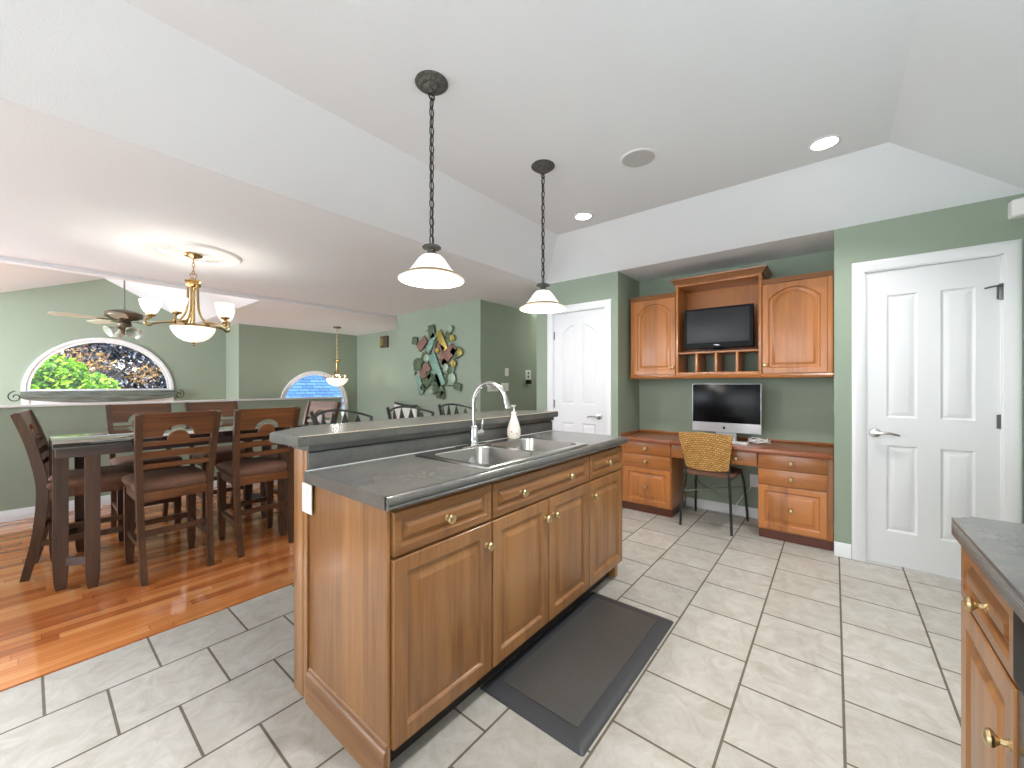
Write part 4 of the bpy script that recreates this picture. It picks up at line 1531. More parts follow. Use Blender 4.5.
def make_dining_chair(label):
    t = thing('dining_chair', label, 'chair')
    g_w = 'walnut'
    HB = 1.064
    # curved rear posts
    for s in (-1, 1):
        pts = smooth_pts([(s * 0.170, -0.262, 0.0), (s * 0.175, -0.212, 0.25), (s * 0.180, -0.188, 0.5), (s * 0.185, -0.195, 0.66), (s * 0.194, -0.238, 0.88), (s * 0.202, -0.295, HB)], 4)
        n = len(pts)
        ds = [0.04 + 0.012 * math.sin(math.pi * i / (n - 1)) for i in range(n)]
        m = MB()
        m.sweep(pts, 0.034, ds)
        m.build('post', g_w, t)
        m = MB()
        m.sweep([(s * 0.172, 0.222, 0.0), (s * 0.172, 0.222, 0.06), (s * 0.172, 0.222, 0.3), (s * 0.172, 0.222, 0.545)], [0.032, 0.042, 0.05, 0.052], [0.032, 0.042, 0.05, 0.052])
        m.build('leg', g_w, t)

    def yb(z):
        """Rear post centre line."""
        P = [(-0.188, 0.5), (-0.195, 0.66), (-0.238, 0.88), (-0.295, HB)]
        for (y0_, z0_), (y1_, z1_) in zip(P, P[1:]):
            if z <= z1_:
                return y0_ + (y1_ - y0_) * (z - z0_) / (z1_ - z0_)
        return -0.295

    def sheet(outline2, th=0.02):
        """Flat outline (x, z) bent to the lean of the back."""
        m = MB()
        lo = [m.bm.verts.new((x, yb(z) - th / 2, z)) for x, z in outline2]
        hi = [m.bm.verts.new((x, yb(z) + th / 2, z)) for x, z in outline2]
        m.bm.faces.new(lo)
        m.bm.faces.new(list(reversed(hi)))
        k = len(outline2)
        for i in range(k):
            m.bm.faces.new((lo[i], hi[i], hi[(i + 1) % k], lo[(i + 1) % k]))
        return m
    # top panel with half-round cut-out
    zb, r = 0.912, 0.082
    o2 = [(-0.188, zb), (-r, zb)] + [(-r * math.cos(math.pi * k / 14), zb + r * 0.9 * math.sin(math.pi * k / 14)) for k in range(1, 14)] + [(r, zb), (0.188, zb), (0.196, HB + 0.004), (-0.196, HB + 0.004)]
    sheet(o2, 0.022).build('back_panel', 'walnut_x', t)
    # disc on the first rail
    zr = 0.87
    r2 = 0.056
    o3 = [(-0.187, zr - 0.012), (0.187, zr - 0.012), (0.188, zr + 0.014), (r2, zr + 0.014)]
    o3 += [(r2 * math.cos(math.pi * k / 14), zr + 0.026 + r2 * 0.95 * math.sin(math.pi * k / 14)) for k in range(0, 15)]
    o3 += [(-r2, zr + 0.014), (-0.188, zr + 0.014)]
    sheet(o3, 0.018).build('half_disc_rail', 'walnut_x', t)
    for z, h in ((0.80, 0.042), (0.725, 0.03)):
        sheet([(-0.184, z - h / 2), (0.184, z - h / 2), (0.185, z + h / 2), (-0.185, z + h / 2)], 0.018).build('slat', 'walnut_x', t)
    m = MB()
    m.box(-0.165, 0.165, 0.2, 0.236, 0.50, 0.562, 0.002)
    m.box(-0.165, 0.165, -0.205, -0.17, 0.50, 0.562, 0.002)
    m.box(-0.19, -0.158, -0.19, 0.21, 0.50, 0.562, 0.002)
    m.box(0.158, 0.19, -0.19, 0.21, 0.50, 0.562, 0.002)
    m.build('seat_rail', 'walnut_x', t)
    m = MB()
    m.loft([rrect(-0.198, 0.198, -0.178, 0.25, 0.03, 0.562), rrect(-0.21, 0.21, -0.182, 0.262, 0.035, 0.585), rrect(-0.205, 0.205, -0.178, 0.256, 0.04, 0.61), rrect(-0.175, 0.175, -0.15, 0.225, 0.05, 0.627), rrect(-0.08, 0.08, -0.06, 0.13, 0.04, 0.632)])
    m.build('seat_cushion', 'cushion', t, angle=60)
    for s in (-1, 1):
        MB().bar((s * 0.174, -0.212, 0.22), (s * 0.172, 0.205, 0.22), 0.022, 0.036).build('stretcher', g_w, t)
    MB().bar((-0.165, -0.2, 0.3), (0.165, -0.2, 0.3), 0.036, 0.02, side=(0, 0, 1)).build('stretcher', g_w, t)
    MB().bar((-0.16, 0.222, 0.26), (0.16, 0.222, 0.26), 0.036, 0.022, side=(0, 0, 1)).build('stretcher', g_w, t)
    return t


G1 = 'dining chairs around the counter-height table'
ch0 = make_dining_chair('walnut dining chair turned its back to the kitchen, next to the paired table legs')
seats = [((0.622, 3.585), 0.02, None),
         ((1.152, 3.585), -0.02, 'walnut dining chair with its back to the kitchen, half behind the clipped bar top corner'),
         ((0.645, 4.62), math.pi, 'walnut dining chair against the green half wall, across from the chair nearest the paired legs'),
         ((1.185, 4.62), math.pi, 'walnut dining chair against the green half wall, farther along it from the arched tree window'),
         ((0.268, 4.12), -math.pi / 2 - 0.12, 'walnut dining chair at the table end by the paired legs, seen from its side'),
         ((1.66, 4.02), math.pi / 2 + 0.28, 'dining chair at the table head behind the bar top, its dark front facing the table')]
for i, ((x, y), rz, lab) in enumerate(seats):
    o = ch0 if i == 0 else copy_tree(ch0, lab)
    o.location = (x, y, 0)
    o.rotation_euler = (0, 0, rz)
    o['group'] = G1


# ------------------------------------------------------------------ bar stools
def make_stool(label):
    t = thing('bar_stool', label, 'stool')
    m = MB()
    m.lathe([(0.19, 0.615), (0.2, 0.625), (0.2, 0.65), (0.185, 0.665), (0.1, 0.672), (0.001, 0.674)], (0, 0, 0), (0, 0, 1), 28)
    m.build('seat', 'stool_seat', t)
    for k in range(4):
        a = math.pi / 4 + k * math.pi / 2
        c, s = math.cos(a), math.sin(a)
        m = MB()
        m.tube([(0.25 * c, 0.25 * s, 0.0), (0.2 * c, 0.2 * s, 0.3), (0.15 * c, 0.15 * s, 0.62)], 0.0115, 8)
        m.build('leg', 'iron_dark', t)
    m = MB()
    m.tube([(0.205 * math.cos(2 * math.pi * k / 28), 0.205 * math.sin(2 * math.pi * k / 28), 0.26) for k in range(28)], 0.008, 8, closed=True)
    m.build('foot_ring', 'iron_dark', t)

    def back(a, z, r=0.2):
        return Vector((-r * math.cos(a), r * math.sin(a), z))
    # curved back: the back of the stool is at +y, the rail bows up in the middle
    A0, A1 = math.radians(28), math.radians(152)
    n = 24

    def rail_z(u):
        return 1.03 + 0.05 * math.sin(math.pi * u)
    rail = [back(A0 + (A1 - A0) * i / n, rail_z(i / n), 0.225) for i in range(n + 1)]
    m = MB()
    m.tube(rail, 0.008, 8)
    m.build('back_rail', 'iron_dark', t)
    m = MB()
    low = [back(A0 + (A1 - A0) * i / n, 0.955 + 0.02 * math.sin(math.pi * i / n), 0.215) for i in range(n + 1)]
    m.tube(low, 0.006, 8)
    m.build('lower_rail', 'iron_dark', t)
    for u in (0.0, 1.0):
        a = A0 + (A1 - A0) * u
        m = MB()
        m.tube([back(a, 0.62, 0.17), back(a, 0.8, 0.195), back(a, 0.955, 0.215), back(a, rail_z(u), 0.225), back(a - (0.06 if u == 0 else 0), rail_z(u) + (0.06 if u == 0 else 0.004), 0.24 if u == 0 else 0.226)], [0.011, 0.011, 0.011, 0.011, 0.011], 8)
        m.build('post', 'iron_dark', t)
    for u in (0.14, 0.31, 0.48, 0.65, 0.82):
        a = A0 + (A1 - A0) * u
        m = MB()
        d = 0.14
        p = [back(a - d, 0.97, 0.217), back(a + d, 0.97, 0.217), back(a, rail_z(u) - 0.006, 0.224)]
        q = [v + Vector((-0.008 * -math.cos(a), -0.008 * math.sin(a), 0)) for v in p]
        m.loft([p, q])
        m.build('spindle', 'iron_dark', t)
    return t


st0 = make_stool('black iron bar stool behind the bar top, nearest the dining chairs')
G2 = 'iron bar stools along the bar top'
for i, ((x, y), rz, lab) in enumerate([((1.27, 2.28), 0.1, None), ((1.78, 2.28), 0.05, 'black iron bar stool behind the bar top, in front of the white chair back'),
                                      ((2.24, 2.28), 0.03, 'black iron bar stool behind the bar top, partly behind the chrome faucet')]):
    o = st0 if i == 0 else copy_tree(st0, lab)
    o.location = (x, y, 0)
    o.rotation_euler = (0, 0, rz)
    o['group'] = G2

# white chair against the art wall
wt = thing('side_chair', 'white chair with a curved dark top rail against the wall below the metal sculpture', 'chair', (3.6, 5.25, 0))
m = MB()
m.sweep([(3.76, 4.95, 0.915), (3.76, 5.1, 0.905), (3.76, 5.3, 0.915), (3.76, 5.52, 0.945)], 0.02, 0.03)
m.build('top_rail', 'iron_dark', wt)
m = MB()
m.prism([(4.95, 0.45), (5.52, 0.45), (5.52, 0.935), (5.4, 0.918), (5.3, 0.905), (5.1, 0.894), (4.95, 0.903)], 3.75, 3.77, 'yz')
m.build('backrest', 'plastic_white', wt)
m = MB()
m.box(3.4, 3.77, 4.95, 5.52, 0.42, 0.46, 0.01)
m.build('seat', 'plastic_white', wt)
for (a, b) in ((3.42, 5.05), (3.42, 5.47), (3.75, 5.05), (3.75, 5.47)):
    MB().box(a - 0.018, a + 0.018, b - 0.018, b + 0.018, 0, 0.42, 0.003).build('leg', 'plastic_white', wt)


# ================================================================== CEILING LAMPS
def point(name, loc, power, color=(1.0, 0.95, 0.88), r=0.05):
    d = bpy.data.lights.new(name, 'POINT')
    d.energy = power
    d.color = color
    d.shadow_soft_size = r
    o = bpy.data.objects.new(name, d)
    COL.objects.link(o)
    o.location = loc
    return o


def chain_links(mb, x, y, z0, z1, pitch=0.034, r=0.0022, w=0.0085):
    n = int(round((z1 - z0) / pitch))
    p = (z1 - z0) / n
    for i in range(n):
        zc_ = z0 + (i + 0.5) * p
        pts = []
        for k in range(14):
            a = 2 * math.pi * k / 14
            u, v = w * math.cos(a), (p * 0.62) * math.sin(a)
            pts.append((x + (u if i % 2 == 0 else 0.0), y + (0.0 if i % 2 == 0 else u), zc_ + v))
        mb.tube(pts, r, 6, closed=True)


def make_pendant(label):
    t = thing('pendant_lamp', label, 'lamp')
    # local origin at the ceiling, hanging down
    m = MB()
    m.lathe([(0.001, 0), (0.077, 0), (0.079, -0.006), (0.071, -0.013), (0.064, -0.014), (0.054, -0.026), (0.042, -0.029), (0.032, -0.041), (0.014, -0.046), (0.009, -0.056), (0.001, -0.056)], (0, 0, 0), (0, 0, 1), 28)
    for k in range(16):
        a = 2 * math.pi * k / 16
        m.sphere((0.056 * math.cos(a), 0.056 * math.sin(a), -0.016), 0.008, seg=8)
    for k in range(10):
        a = 2 * math.pi * k / 10
        m.sphere((0.036 * math.cos(a), 0.036 * math.sin(a), -0.028), 0.006, seg=8)
    m.build('canopy', 'bronze_dark', t)
    m = MB()
    m.tube([(0.016 * math.cos(2 * math.pi * k / 14), 0, -0.068 + 0.016 * math.sin(2 * math.pi * k / 14)) for k in range(14)], 0.004, 6, closed=True)
    chain_links(m, 0, 0, -0.78, -0.08, 0.044, 0.0032, 0.011)
    m.tube([(0.004, 0.003, -0.04), (0.001, 0.004, -0.4), (0.003, -0.002, -0.78)], 0.0024, 6)
    m.build('chain', 'iron_dark', t)
    m = MB()
    m.lathe([(0.001, -0.78), (0.01, -0.783), (0.04, -0.788), (0.044, -0.795), (0.036, -0.801), (0.02, -0.805), (0.018, -0.818), (0.03, -0.826), (0.034, -0.842), (0.033, -0.848), (0.001, -0.848)], (0, 0, 0), (0, 0, 1), 24)
    for k in range(14):
        a = 2 * math.pi * k / 14
        m.sphere((0.042 * math.cos(a), 0.042 * math.sin(a), -0.795), 0.0045, seg=6)
    m.build('cap', 'bronze_dark', t)
    prof = [(0.03, -0.845), (0.045, -0.852), (0.062, -0.872), (0.078, -0.902), (0.093, -0.93), (0.108, -0.952), (0.118, -0.963)]
    prof2 = [(0.118, -0.963), (0.1215, -0.964), (0.1235, -0.972), (0.1225, -0.977)]
    prof3 = [(0.1225, -0.977), (0.133, -0.98), (0.147, -0.989), (0.156, -0.996), (0.158, -1.001), (0.155, -1.004)]
    prof, prof2, prof3 = [[(r, -0.845 + (h + 0.865) * 0.78) for r, h in pr_] for pr_ in (prof, prof2, prof3)]
    seg = 40

    def shell(pr):
        m_ = MB()
        inn = [(r - 0.004, h - 0.001) for r, h in reversed(pr)]
        rings = [[(r * math.cos(2 * math.pi * i / seg), r * math.sin(2 * math.pi * i / seg), h) for i in range(seg)] for r, h in pr + inn]
        rings.append(rings[0])
        m_.loft(rings, cap0=False, cap1=False)
        return m_
    sh = shell(prof).build('lamp_shade', 'shade_glow', t)
    shell(prof2).build('shade_band', 'shade_band', sh)
    shell(prof3).build('shade_rim', 'shade_rim', sh)
    m = MB()
    m.sphere((0, 0, -0.908), 0.026, sz=1.2)
    m.cyl((0, 0, -0.848), (0, 0, -0.895), 0.014, 0.016)
    m.build('bulb', 'bulb_glow', t)
    return t


plain('bulb_glow', rgb(255, 250, 240), 0.4, emit=(1.0, 0.93, 0.8, 1), estr=6.0)
p0 = make_pendant('bronze pendant lamp on a chain over the island, the larger and nearer of the pair')
p0.location = (1.228, 1.5, CH)
p1 = copy_tree(p0, 'bronze pendant lamp on a chain over the island, in front of the closet door')
p1.location = (2.165, 1.5, CH)
for p in (p0, p1):
    p['group'] = 'pendant lamps over the island'
    point('pendant_light', (p.location.x, p.location.y, CH - 0.97), 8)

# two recessed lights, added unseen fill spots for floor bounce, ceiling speaker
for i, (x, y, lab) in enumerate([(3.03, 0.045, 'round recessed ceiling light in front of the pantry door'), (3.035, 1.68, 'small round recessed ceiling light beyond the farther pendant, toward the closet door'),
                                 (1.0, 0.15, ''), (-1.5, 0.1, ''), (-1.35, 1.75, ''), (-2.9, 0.1, ''), (-2.9, 1.7, '')]):
    if lab:
        t = thing('recessed_light', lab, 'light', (x, y, CH), group='recessed lights in the kitchen ceiling')
        m = MB()
        m.lathe([(0.062, -0.001), (0.066, -0.006), (0.08, -0.005), (0.084, 0.0), (0.062, 0.0)], (x, y, CH), (0, 0, 1), 32)
        m.build('trim_ring', 'trim_white', t)
        MB().lathe([(0.001, -0.003), (0.063, -0.003), (0.063, -0.001), (0.001, -0.001)], (x, y, CH), (0, 0, 1), 32).build('lens', 'downlight_glow', t)
    d = bpy.data.lights.new('recessed_or_fill_spot', 'SPOT')
    d.energy = (38 if y < 1 else 18) if lab else (58 if x > 0 else (250 if y > 1 and x > -2 else 330))
    d.spot_size = math.radians(125 if x > 0 else 80)
    d.spot_blend = 0.8
    d.shadow_soft_size = 0.07
    d.color = (1.0, 0.98, 0.95) if x > 0 else (0.92, 0.96, 1.0)
    o = bpy.data.objects.new('recessed_or_fill_spot', d)
    COL.objects.link(o)
    o.location = (x - 0.0, y + (0.16 if y > 1.6 and x > 2 else 0.0), CH - 0.02)
t = thing('ceiling_speaker', 'round white flush speaker grille in the kitchen ceiling', 'speaker', (2.485, 0.975, CH))
MB().lathe([(0.098, -0.002), (0.1, -0.006), (0.112, -0.006), (0.117, 0.0), (0.098, 0.0)], (2.485, 0.975, CH), (0, 0, 1), 40).build('trim_ring', 'trim_white', t)
MB().lathe([(0.001, -0.004), (0.099, -0.004), (0.099, -0.001), (0.001, -0.001)], (2.485, 0.975, CH), (0, 0, 1), 40).build('grille', 'grille_grey', t)

# chandelier and its ceiling medallion
HX, HY = 0.905, 4.29
md = thing('ceiling_medallion', 'round white plaster medallion on the ceiling above the chandelier', 'medallion', (HX, HY, CL))
m = MB()
m.lathe([(0.001, -0.008), (0.12, -0.008), (0.13, -0.014), (0.15, -0.014), (0.16, -0.008), (0.25, -0.008), (0.26, -0.016), (0.285, -0.02), (0.305, -0.018), (0.317, -0.024), (0.335, -0.022), (0.345, -0.01), (0.35, 0.0), (0.001, 0.0)], (HX, HY, CL), (0, 0, 1), 64)
md_o = m.build('disc', 'trim_white', md)
m = MB()
for k in range(24):
    a = 2 * math.pi * k / 24
    m.tube([(HX + r * math.cos(a + dd), HY + r * math.sin(a + dd), CL - 0.009) for r, dd in ((0.15, 0), (0.19, 0.04), (0.23, 0.03), (0.25, 0))], [0.004, 0.009, 0.008, 0.003], 6)
m.build('leaf_relief', 'trim_white', md)

cd = thing('chandelier', 'brass chandelier with five upturned glass shades and a central glass bowl over the dining table', 'chandelier', (HX, HY, CL - 0.02))
L0 = Vector((HX, HY, 0))
m = MB()
m.lathe([(0.001, CL - 0.014), (0.062, CL - 0.014), (0.066, CL - 0.02), (0.06, CL - 0.03), (0.03, CL - 0.04), (0.01, CL - 0.05), (0.001, CL - 0.05)], L0, (0, 0, 1), 28)
m.build('canopy', 'brass', cd)
m = MB()
chain_links(m, HX, HY, 2.19, CL - 0.05, 0.032, 0.003, 0.009)
m.tube([(HX + 0.022 * math.cos(2 * math.pi * k / 16), HY, 2.185 + 0.022 * math.sin(2 * math.pi * k / 16)) for k in range(16)], 0.004, 6, closed=True)
m.build('chain', 'brass', cd)
m = MB()
m.lathe([(0.001, 2.165), (0.02, 2.16), (0.035, 2.15), (0.06, 2.14), (0.062, 2.13), (0.05, 2.12), (0.055, 2.105), (0.05, 2.09), (0.02, 2.085), (0.012, 2.05), (0.012, 1.76), (0.001, 1.76)], L0, (0, 0, 1), 24)
m.build('column', 'brass', cd)
RA = 0.275
for k in range(5):
    a = math.radians(345 - 109 + 72 * k)
    c, s = math.cos(a), math.sin(a)

    def P(r, z):
        return (HX + r * c, HY + r * s, z)
    m = MB()
    m.tube(smooth_pts([P(0.038, 2.1), P(0.038, 1.98), P(0.05, 1.87), P(0.1, 1.79), P(0.18, 1.77), P(0.25, 1.755), P(0.29, 1.735), P(0.31, 1.755), P(0.3, 1.785), P(RA, 1.8), P(RA, 1.815)], 5), 0.0085, 8)
    ar = m.build('arm', 'brass', cd)
    m = MB()
    m.lathe([(0.001, 1.805), (0.02, 1.806), (0.034, 1.815), (0.036, 1.822), (0.02, 1.83), (0.018, 1.845), (0.001, 1.845)], P(RA, 0), (0, 0, 1), 18)
    m.build('cup', 'brass', ar)
    seg = 28
    pr = [(0.024, 1.828), (0.042, 1.842), (0.057, 1.87), (0.068, 1.905), (0.074, 1.94)]
    inn = [(r - 0.004, h + 0.002) for r, h in reversed(pr)]
    m = MB()
    rings = [[(HX + RA * c + r * math.cos(2 * math.pi * i / seg), HY + RA * s + r * math.sin(2 * math.pi * i / seg), h) for i in range(seg)] for r, h in pr + inn]
    rings.append(rings[0])
    m.loft(rings, cap0=False, cap1=False)
    m.build('lamp_shade', 'shade_glow', cd)
    point('chandelier_light', P(RA, 1.9), 0.55)
m = MB()
m.lathe([(0.001, 1.77), (0.06, 1.768), (0.15, 1.756), (0.16, 1.748), (0.162, 1.738), (0.15, 1.735), (0.001, 1.735)], L0, (0, 0, 1), 40)
m.build('bowl_ring', 'brass', cd)
m = MB()
m.lathe([(0.156, 1.737), (0.15, 1.71), (0.132, 1.676), (0.102, 1.642), (0.066, 1.62), (0.03, 1.611), (0.001, 1.61)], L0, (0, 0, 1), 40)
m.build('bowl_shade', 'shade_glow', cd)
m = MB()
m.lathe([(0.001, 1.612), (0.014, 1.61), (0.016, 1.603), (0.008, 1.596), (0.011, 1.588), (0.001, 1.578)], L0, (0, 0, 1), 14)
m.build('finial', 'brass', cd)

# ceiling fan in the living room
FX, FYY, FZ = 0.80, 7.2, 2.14
fn = thing('ceiling_fan', 'bronze ceiling fan with pale blades and glass lights in front of the arched tree window', 'fan', (FX, FYY, FZ))
LF = Vector((FX, FYY, 0))
m = MB()
m.lathe([(0.001, 2.995), (0.065, 2.99), (0.06, 2.95), (0.03, 2.93), (0.009, 2.92), (0.009, FZ + 0.09), (0.03, FZ + 0.08), (0.03, FZ + 0.07), (0.001, FZ + 0.07)], LF, (0, 0, 1), 20)
m.build('downrod', 'fan_rod', fn)
m = MB()
m.lathe([(0.001, FZ + 0.08), (0.08, FZ + 0.075), (0.16, FZ + 0.05), (0.185, FZ + 0.03), (0.185, FZ - 0.015), (0.15, FZ - 0.04), (0.08, FZ - 0.055), (0.06, FZ - 0.075), (0.075, FZ - 0.1), (0.07, FZ - 0.15), (0.04, FZ - 0.19), (0.015, FZ - 0.24), (0.001, FZ - 0.25)], LF, (0, 0, 1), 32)
m.build('motor', 'fan_bronze', fn)
for k in range(5):
    a = math.radians(185 + 72 * k)
    q = Matrix.Translation((FX, FYY, FZ - 0.055)) @ Matrix.Rotation(a, 4, 'Z') @ Matrix.Rotation(math.radians(9), 4, 'X')
    m = MB()
    o2 = [(0.17, -0.055), (0.25, -0.066), (0.5, -0.072), (0.62, -0.066), (0.65, -0.04), (0.655, 0.0), (0.65, 0.04), (0.62, 0.066), (0.5, 0.072), (0.25, 0.066), (0.17, 0.055)]
    m.prism(o2, -0.004, 0.004, 'xy')
    bmesh.ops.transform(m.bm, matrix=q, verts=m.bm.verts)
    bl_ = m.build('blade', 'fan_blade', fn)
    m = MB()
    m.prism([(0.07, -0.02), (0.2, -0.03), (0.26, 0.0), (0.2, 0.03), (0.07, 0.02)], -0.01, -0.004, 'xy')
    bmesh.ops.transform(m.bm, matrix=q, verts=m.bm.verts)
    m.build('blade_bracket', 'fan_bronze', bl_)
for k in range(4):
    a = math.radians(20 + 90 * k)
    d = Vector((math.cos(a), math.sin(a), -0.55)).normalized()
    b0 = Vector((FX, FYY, FZ - 0.13)) + d * 0.08
    seg = 20
    m = MB()
    pr = [(0.022, 0.0), (0.03, 0.02), (0.042, 0.05), (0.06, 0.085), (0.075, 0.11)]
    m.lathe(pr + [(r - 0.003, h + 0.001) for r, h in reversed(pr)], b0, d, seg)
    m.build('lamp_shade', 'frosted_off', fn)

# small foyer lamp
EX, EY = 3.87, 7.62
fp = thing('foyer_chandelier', 'small brass hanging lamp with a white glass bowl in front of the blue roof window', 'chandelier', (EX, EY, CL))
LE = Vector((EX, EY, 0))
m = MB()
m.lathe([(0.001, CL), (0.075, CL), (0.07, CL - 0.025), (0.02, CL - 0.035), (0.001, CL - 0.035)], LE, (0, 0, 1), 20)
m.build('canopy', 'fan_bronze', fp)
m = MB()
chain_links(m, EX, EY, 1.74, CL - 0.03, 0.04, 0.003, 0.01)
m.build('chain', 'brass', fp)
m = MB()
m.lathe([(0.001, 1.74), (0.05, 1.735), (0.055, 1.715), (0.03, 1.69), (0.022, 1.66), (0.03, 1.6), (0.022, 1.5), (0.04, 1.44), (0.05, 1.43), (0.001, 1.42)], LE, (0, 0, 1), 20)
m.build('column', 'brass', fp)
for k in range(3):
    a = math.radians(40 + 120 * k)
    c, s = math.cos(a), math.sin(a)
    m = MB()
    m.tube(smooth_pts([(EX + 0.03 * c, EY + 0.03 * s, 1.5), (EX + 0.1 * c, EY + 0.1 * s, 1.38), (EX + 0.2 * c, EY + 0.2 * s, 1.36), (EX + 0.25 * c, EY + 0.25 * s, 1.4), (EX + 0.24 * c, EY + 0.24 * s, 1.44)], 5), 0.009, 8)
    m.build('arm', 'brass', fp)
m = MB()
m.lathe([(0.2, 1.36), (0.195, 1.33), (0.17, 1.28), (0.12, 1.235), (0.06, 1.21), (0.001, 1.205), (0.001, 1.21), (0.05, 1.216), (0.115, 1.242), (0.165, 1.285), (0.19, 1.33), (0.195, 1.36)], LE, (0, 0, 1), 32)
m.build('bowl_shade', 'shade_glow', fp)
point('foyer_light', (EX, EY, 1.42), 11)
point('hall_ceiling_light', (5.7, 3.1, 2.1), 7, (1.0, 0.93, 0.82), 0.1)

# ================================================================== WALL THINGS
# metal wall sculpture on the art wall
sc_ = thing('wall_sculpture', 'abstract metal wall sculpture of tilted plates and discs on the green wall', 'wall art', (3.82, 4.57, 1.6))


def plate(y, z, w, h, ang, mat, x=3.80, name='plate'):
    m = MB()
    M = Matrix.Translation((x, y, z)) @ Matrix.Rotation(math.radians(ang), 4, 'X')
    m.box(-0.006, 0.006, -w / 2, w / 2, -h / 2, h / 2, 0.003, M=M)
    return m.build(name, mat, sc_)


def disc(y, z, r, mat, x=3.795, name='disc'):
    r *= 0.84
    m = MB()
    m.lathe([(0.001, 0.012), (r * 0.25, 0.01), (r * 0.45, 0.004), (r * 0.8, 0.006), (r, 0.0), (r * 0.95, -0.006), (0.001, -0.006)], (x, y, z), (-1, 0, 0), 20)
    return m.build(name, mat, sc_)


# local sign: +angle tips the plate in the y-z plane; y runs to the left in the picture
for a in [(4.87, 1.864, 0.24, 0.13, -38, 'rust'), (4.66, 1.862, 0.11, 0.3, 34, 'verdigris'), (4.418, 1.877, 0.12, 0.32, -30, 'gold_metal'), (4.294, 1.663, 0.34, 0.16, -40, 'rust'),
          (4.53, 1.46, 0.16, 0.52, -28, 'verdigris'), (4.805, 1.448, 0.26, 0.14, -42, 'rust'), (4.923, 1.235, 0.1, 0.3, -18, 'verdigris'), (4.74, 1.29, 0.24, 0.14, -36, 'moss_metal'),
          (4.48, 1.24, 0.11, 0.34, -30, 'moss_metal'), (4.264, 1.94, 0.11, 0.16, -35, 'moss_metal'), (4.644, 2.03, 0.13, 0.2, -8, 'moss_metal'), (4.1, 1.68, 0.18, 0.13, -20, 'moss_metal'),
          (4.562, 1.17, 0.14, 0.1, -40, 'moss_metal'), (4.403, 1.09, 0.08, 0.12, 10, 'moss_metal'), (4.47, 1.76, 0.2, 0.16, 30, 'rust'), (4.085, 1.215, 0.14, 0.1, 15, 'moss_metal'),
          (5.05, 1.92, 0.12, 0.12, 10, 'moss_metal'), (4.84, 1.2, 0.1, 0.1, 40, 'moss_metal'), (4.6, 1.28, 0.1, 0.12, 40, 'moss_metal'), (4.72, 1.38, 0.12, 0.1, 30, 'moss_metal'), (4.36, 1.56, 0.1, 0.1, 35, 'moss_metal'), (4.56, 1.84, 0.1, 0.1, 20, 'moss_metal'), (4.16, 1.72, 0.1, 0.12, 40, 'rust'), (4.84, 1.66, 0.09, 0.12, 30, 'moss_metal'), (4.2, 1.45, 0.08, 0.1, 20, 'verdigris'), (4.64, 1.6, 0.08, 0.5, -38, 'moss_metal', 3.812), (4.3, 1.36, 0.07, 0.46, 38, 'moss_metal', 3.812)]:
    plate(*a)
for a in [(4.755, 2.085, 0.05, 'pearl_metal'), (4.234, 2.035, 0.065, 'pearl_metal'), (4.19, 1.9, 0.06, 'gold_metal'), (4.761, 1.64, 0.075, 'pearl_metal'), (4.985, 1.55, 0.12, 'moss_metal'),
          (5.09, 1.5, 0.04, 'pearl_metal'), (5.07, 1.42, 0.04, 'pearl_metal'), (4.325, 1.489, 0.07, 'pearl_metal'), (4.168, 1.54, 0.065, 'gold_metal'), (4.234, 1.446, 0.07, 'moss_metal'),
          (4.2, 1.33, 0.095, 'pearl_metal'), (4.042, 1.69, 0.07, 'gold_metal'), (4.498, 1.085, 0.055, 'moss_metal'), (4.49, 1.74, 0.05, 'gold_metal', 3.78), (4.87, 1.6, 0.05, 'moss_metal'), (4.65, 1.14, 0.05, 'pearl_metal')]:
    disc(*a)
m = MB()
for seg_ in ([(4.87, 1.86), (4.53, 1.46), (4.2, 1.33)], [(4.64, 2.03), (4.42, 1.87), (4.29, 1.66), (4.05, 1.68)], [(4.98, 1.55), (4.8, 1.45), (4.53, 1.46), (4.17, 1.54)], [(4.92, 1.24), (4.74, 1.29), (4.48, 1.24), (4.1, 1.215)],
             [(4.42, 1.87), (4.25, 2.02)], [(4.48, 1.24), (4.49, 1.09)], [(5.05, 1.92), (4.87, 1.86)], [(4.76, 1.64), (4.98, 1.55)]):
    m.tube([(3.815, y, z) for y, z in seg_], 0.008, 6)
m.build('rod_frame', 'moss_metal', sc_)


def wall_plate(name, label, cat, xx0, xx1, z0, z1, y, parts, mat='plastic_white'):
    t = thing(name, label, cat, ((xx0 + xx1) / 2, y, (z0 + z1) / 2))
    MB().box(xx0, xx1, y - 0.007, y, z0, z1, 0.002).build('plate', mat, t)
    for (nm, a, b, c, d, mt) in parts:
        MB().box(a, b, y - 0.012, y - 0.006, c, d, 0.001).build(nm, mt, t)
    return t


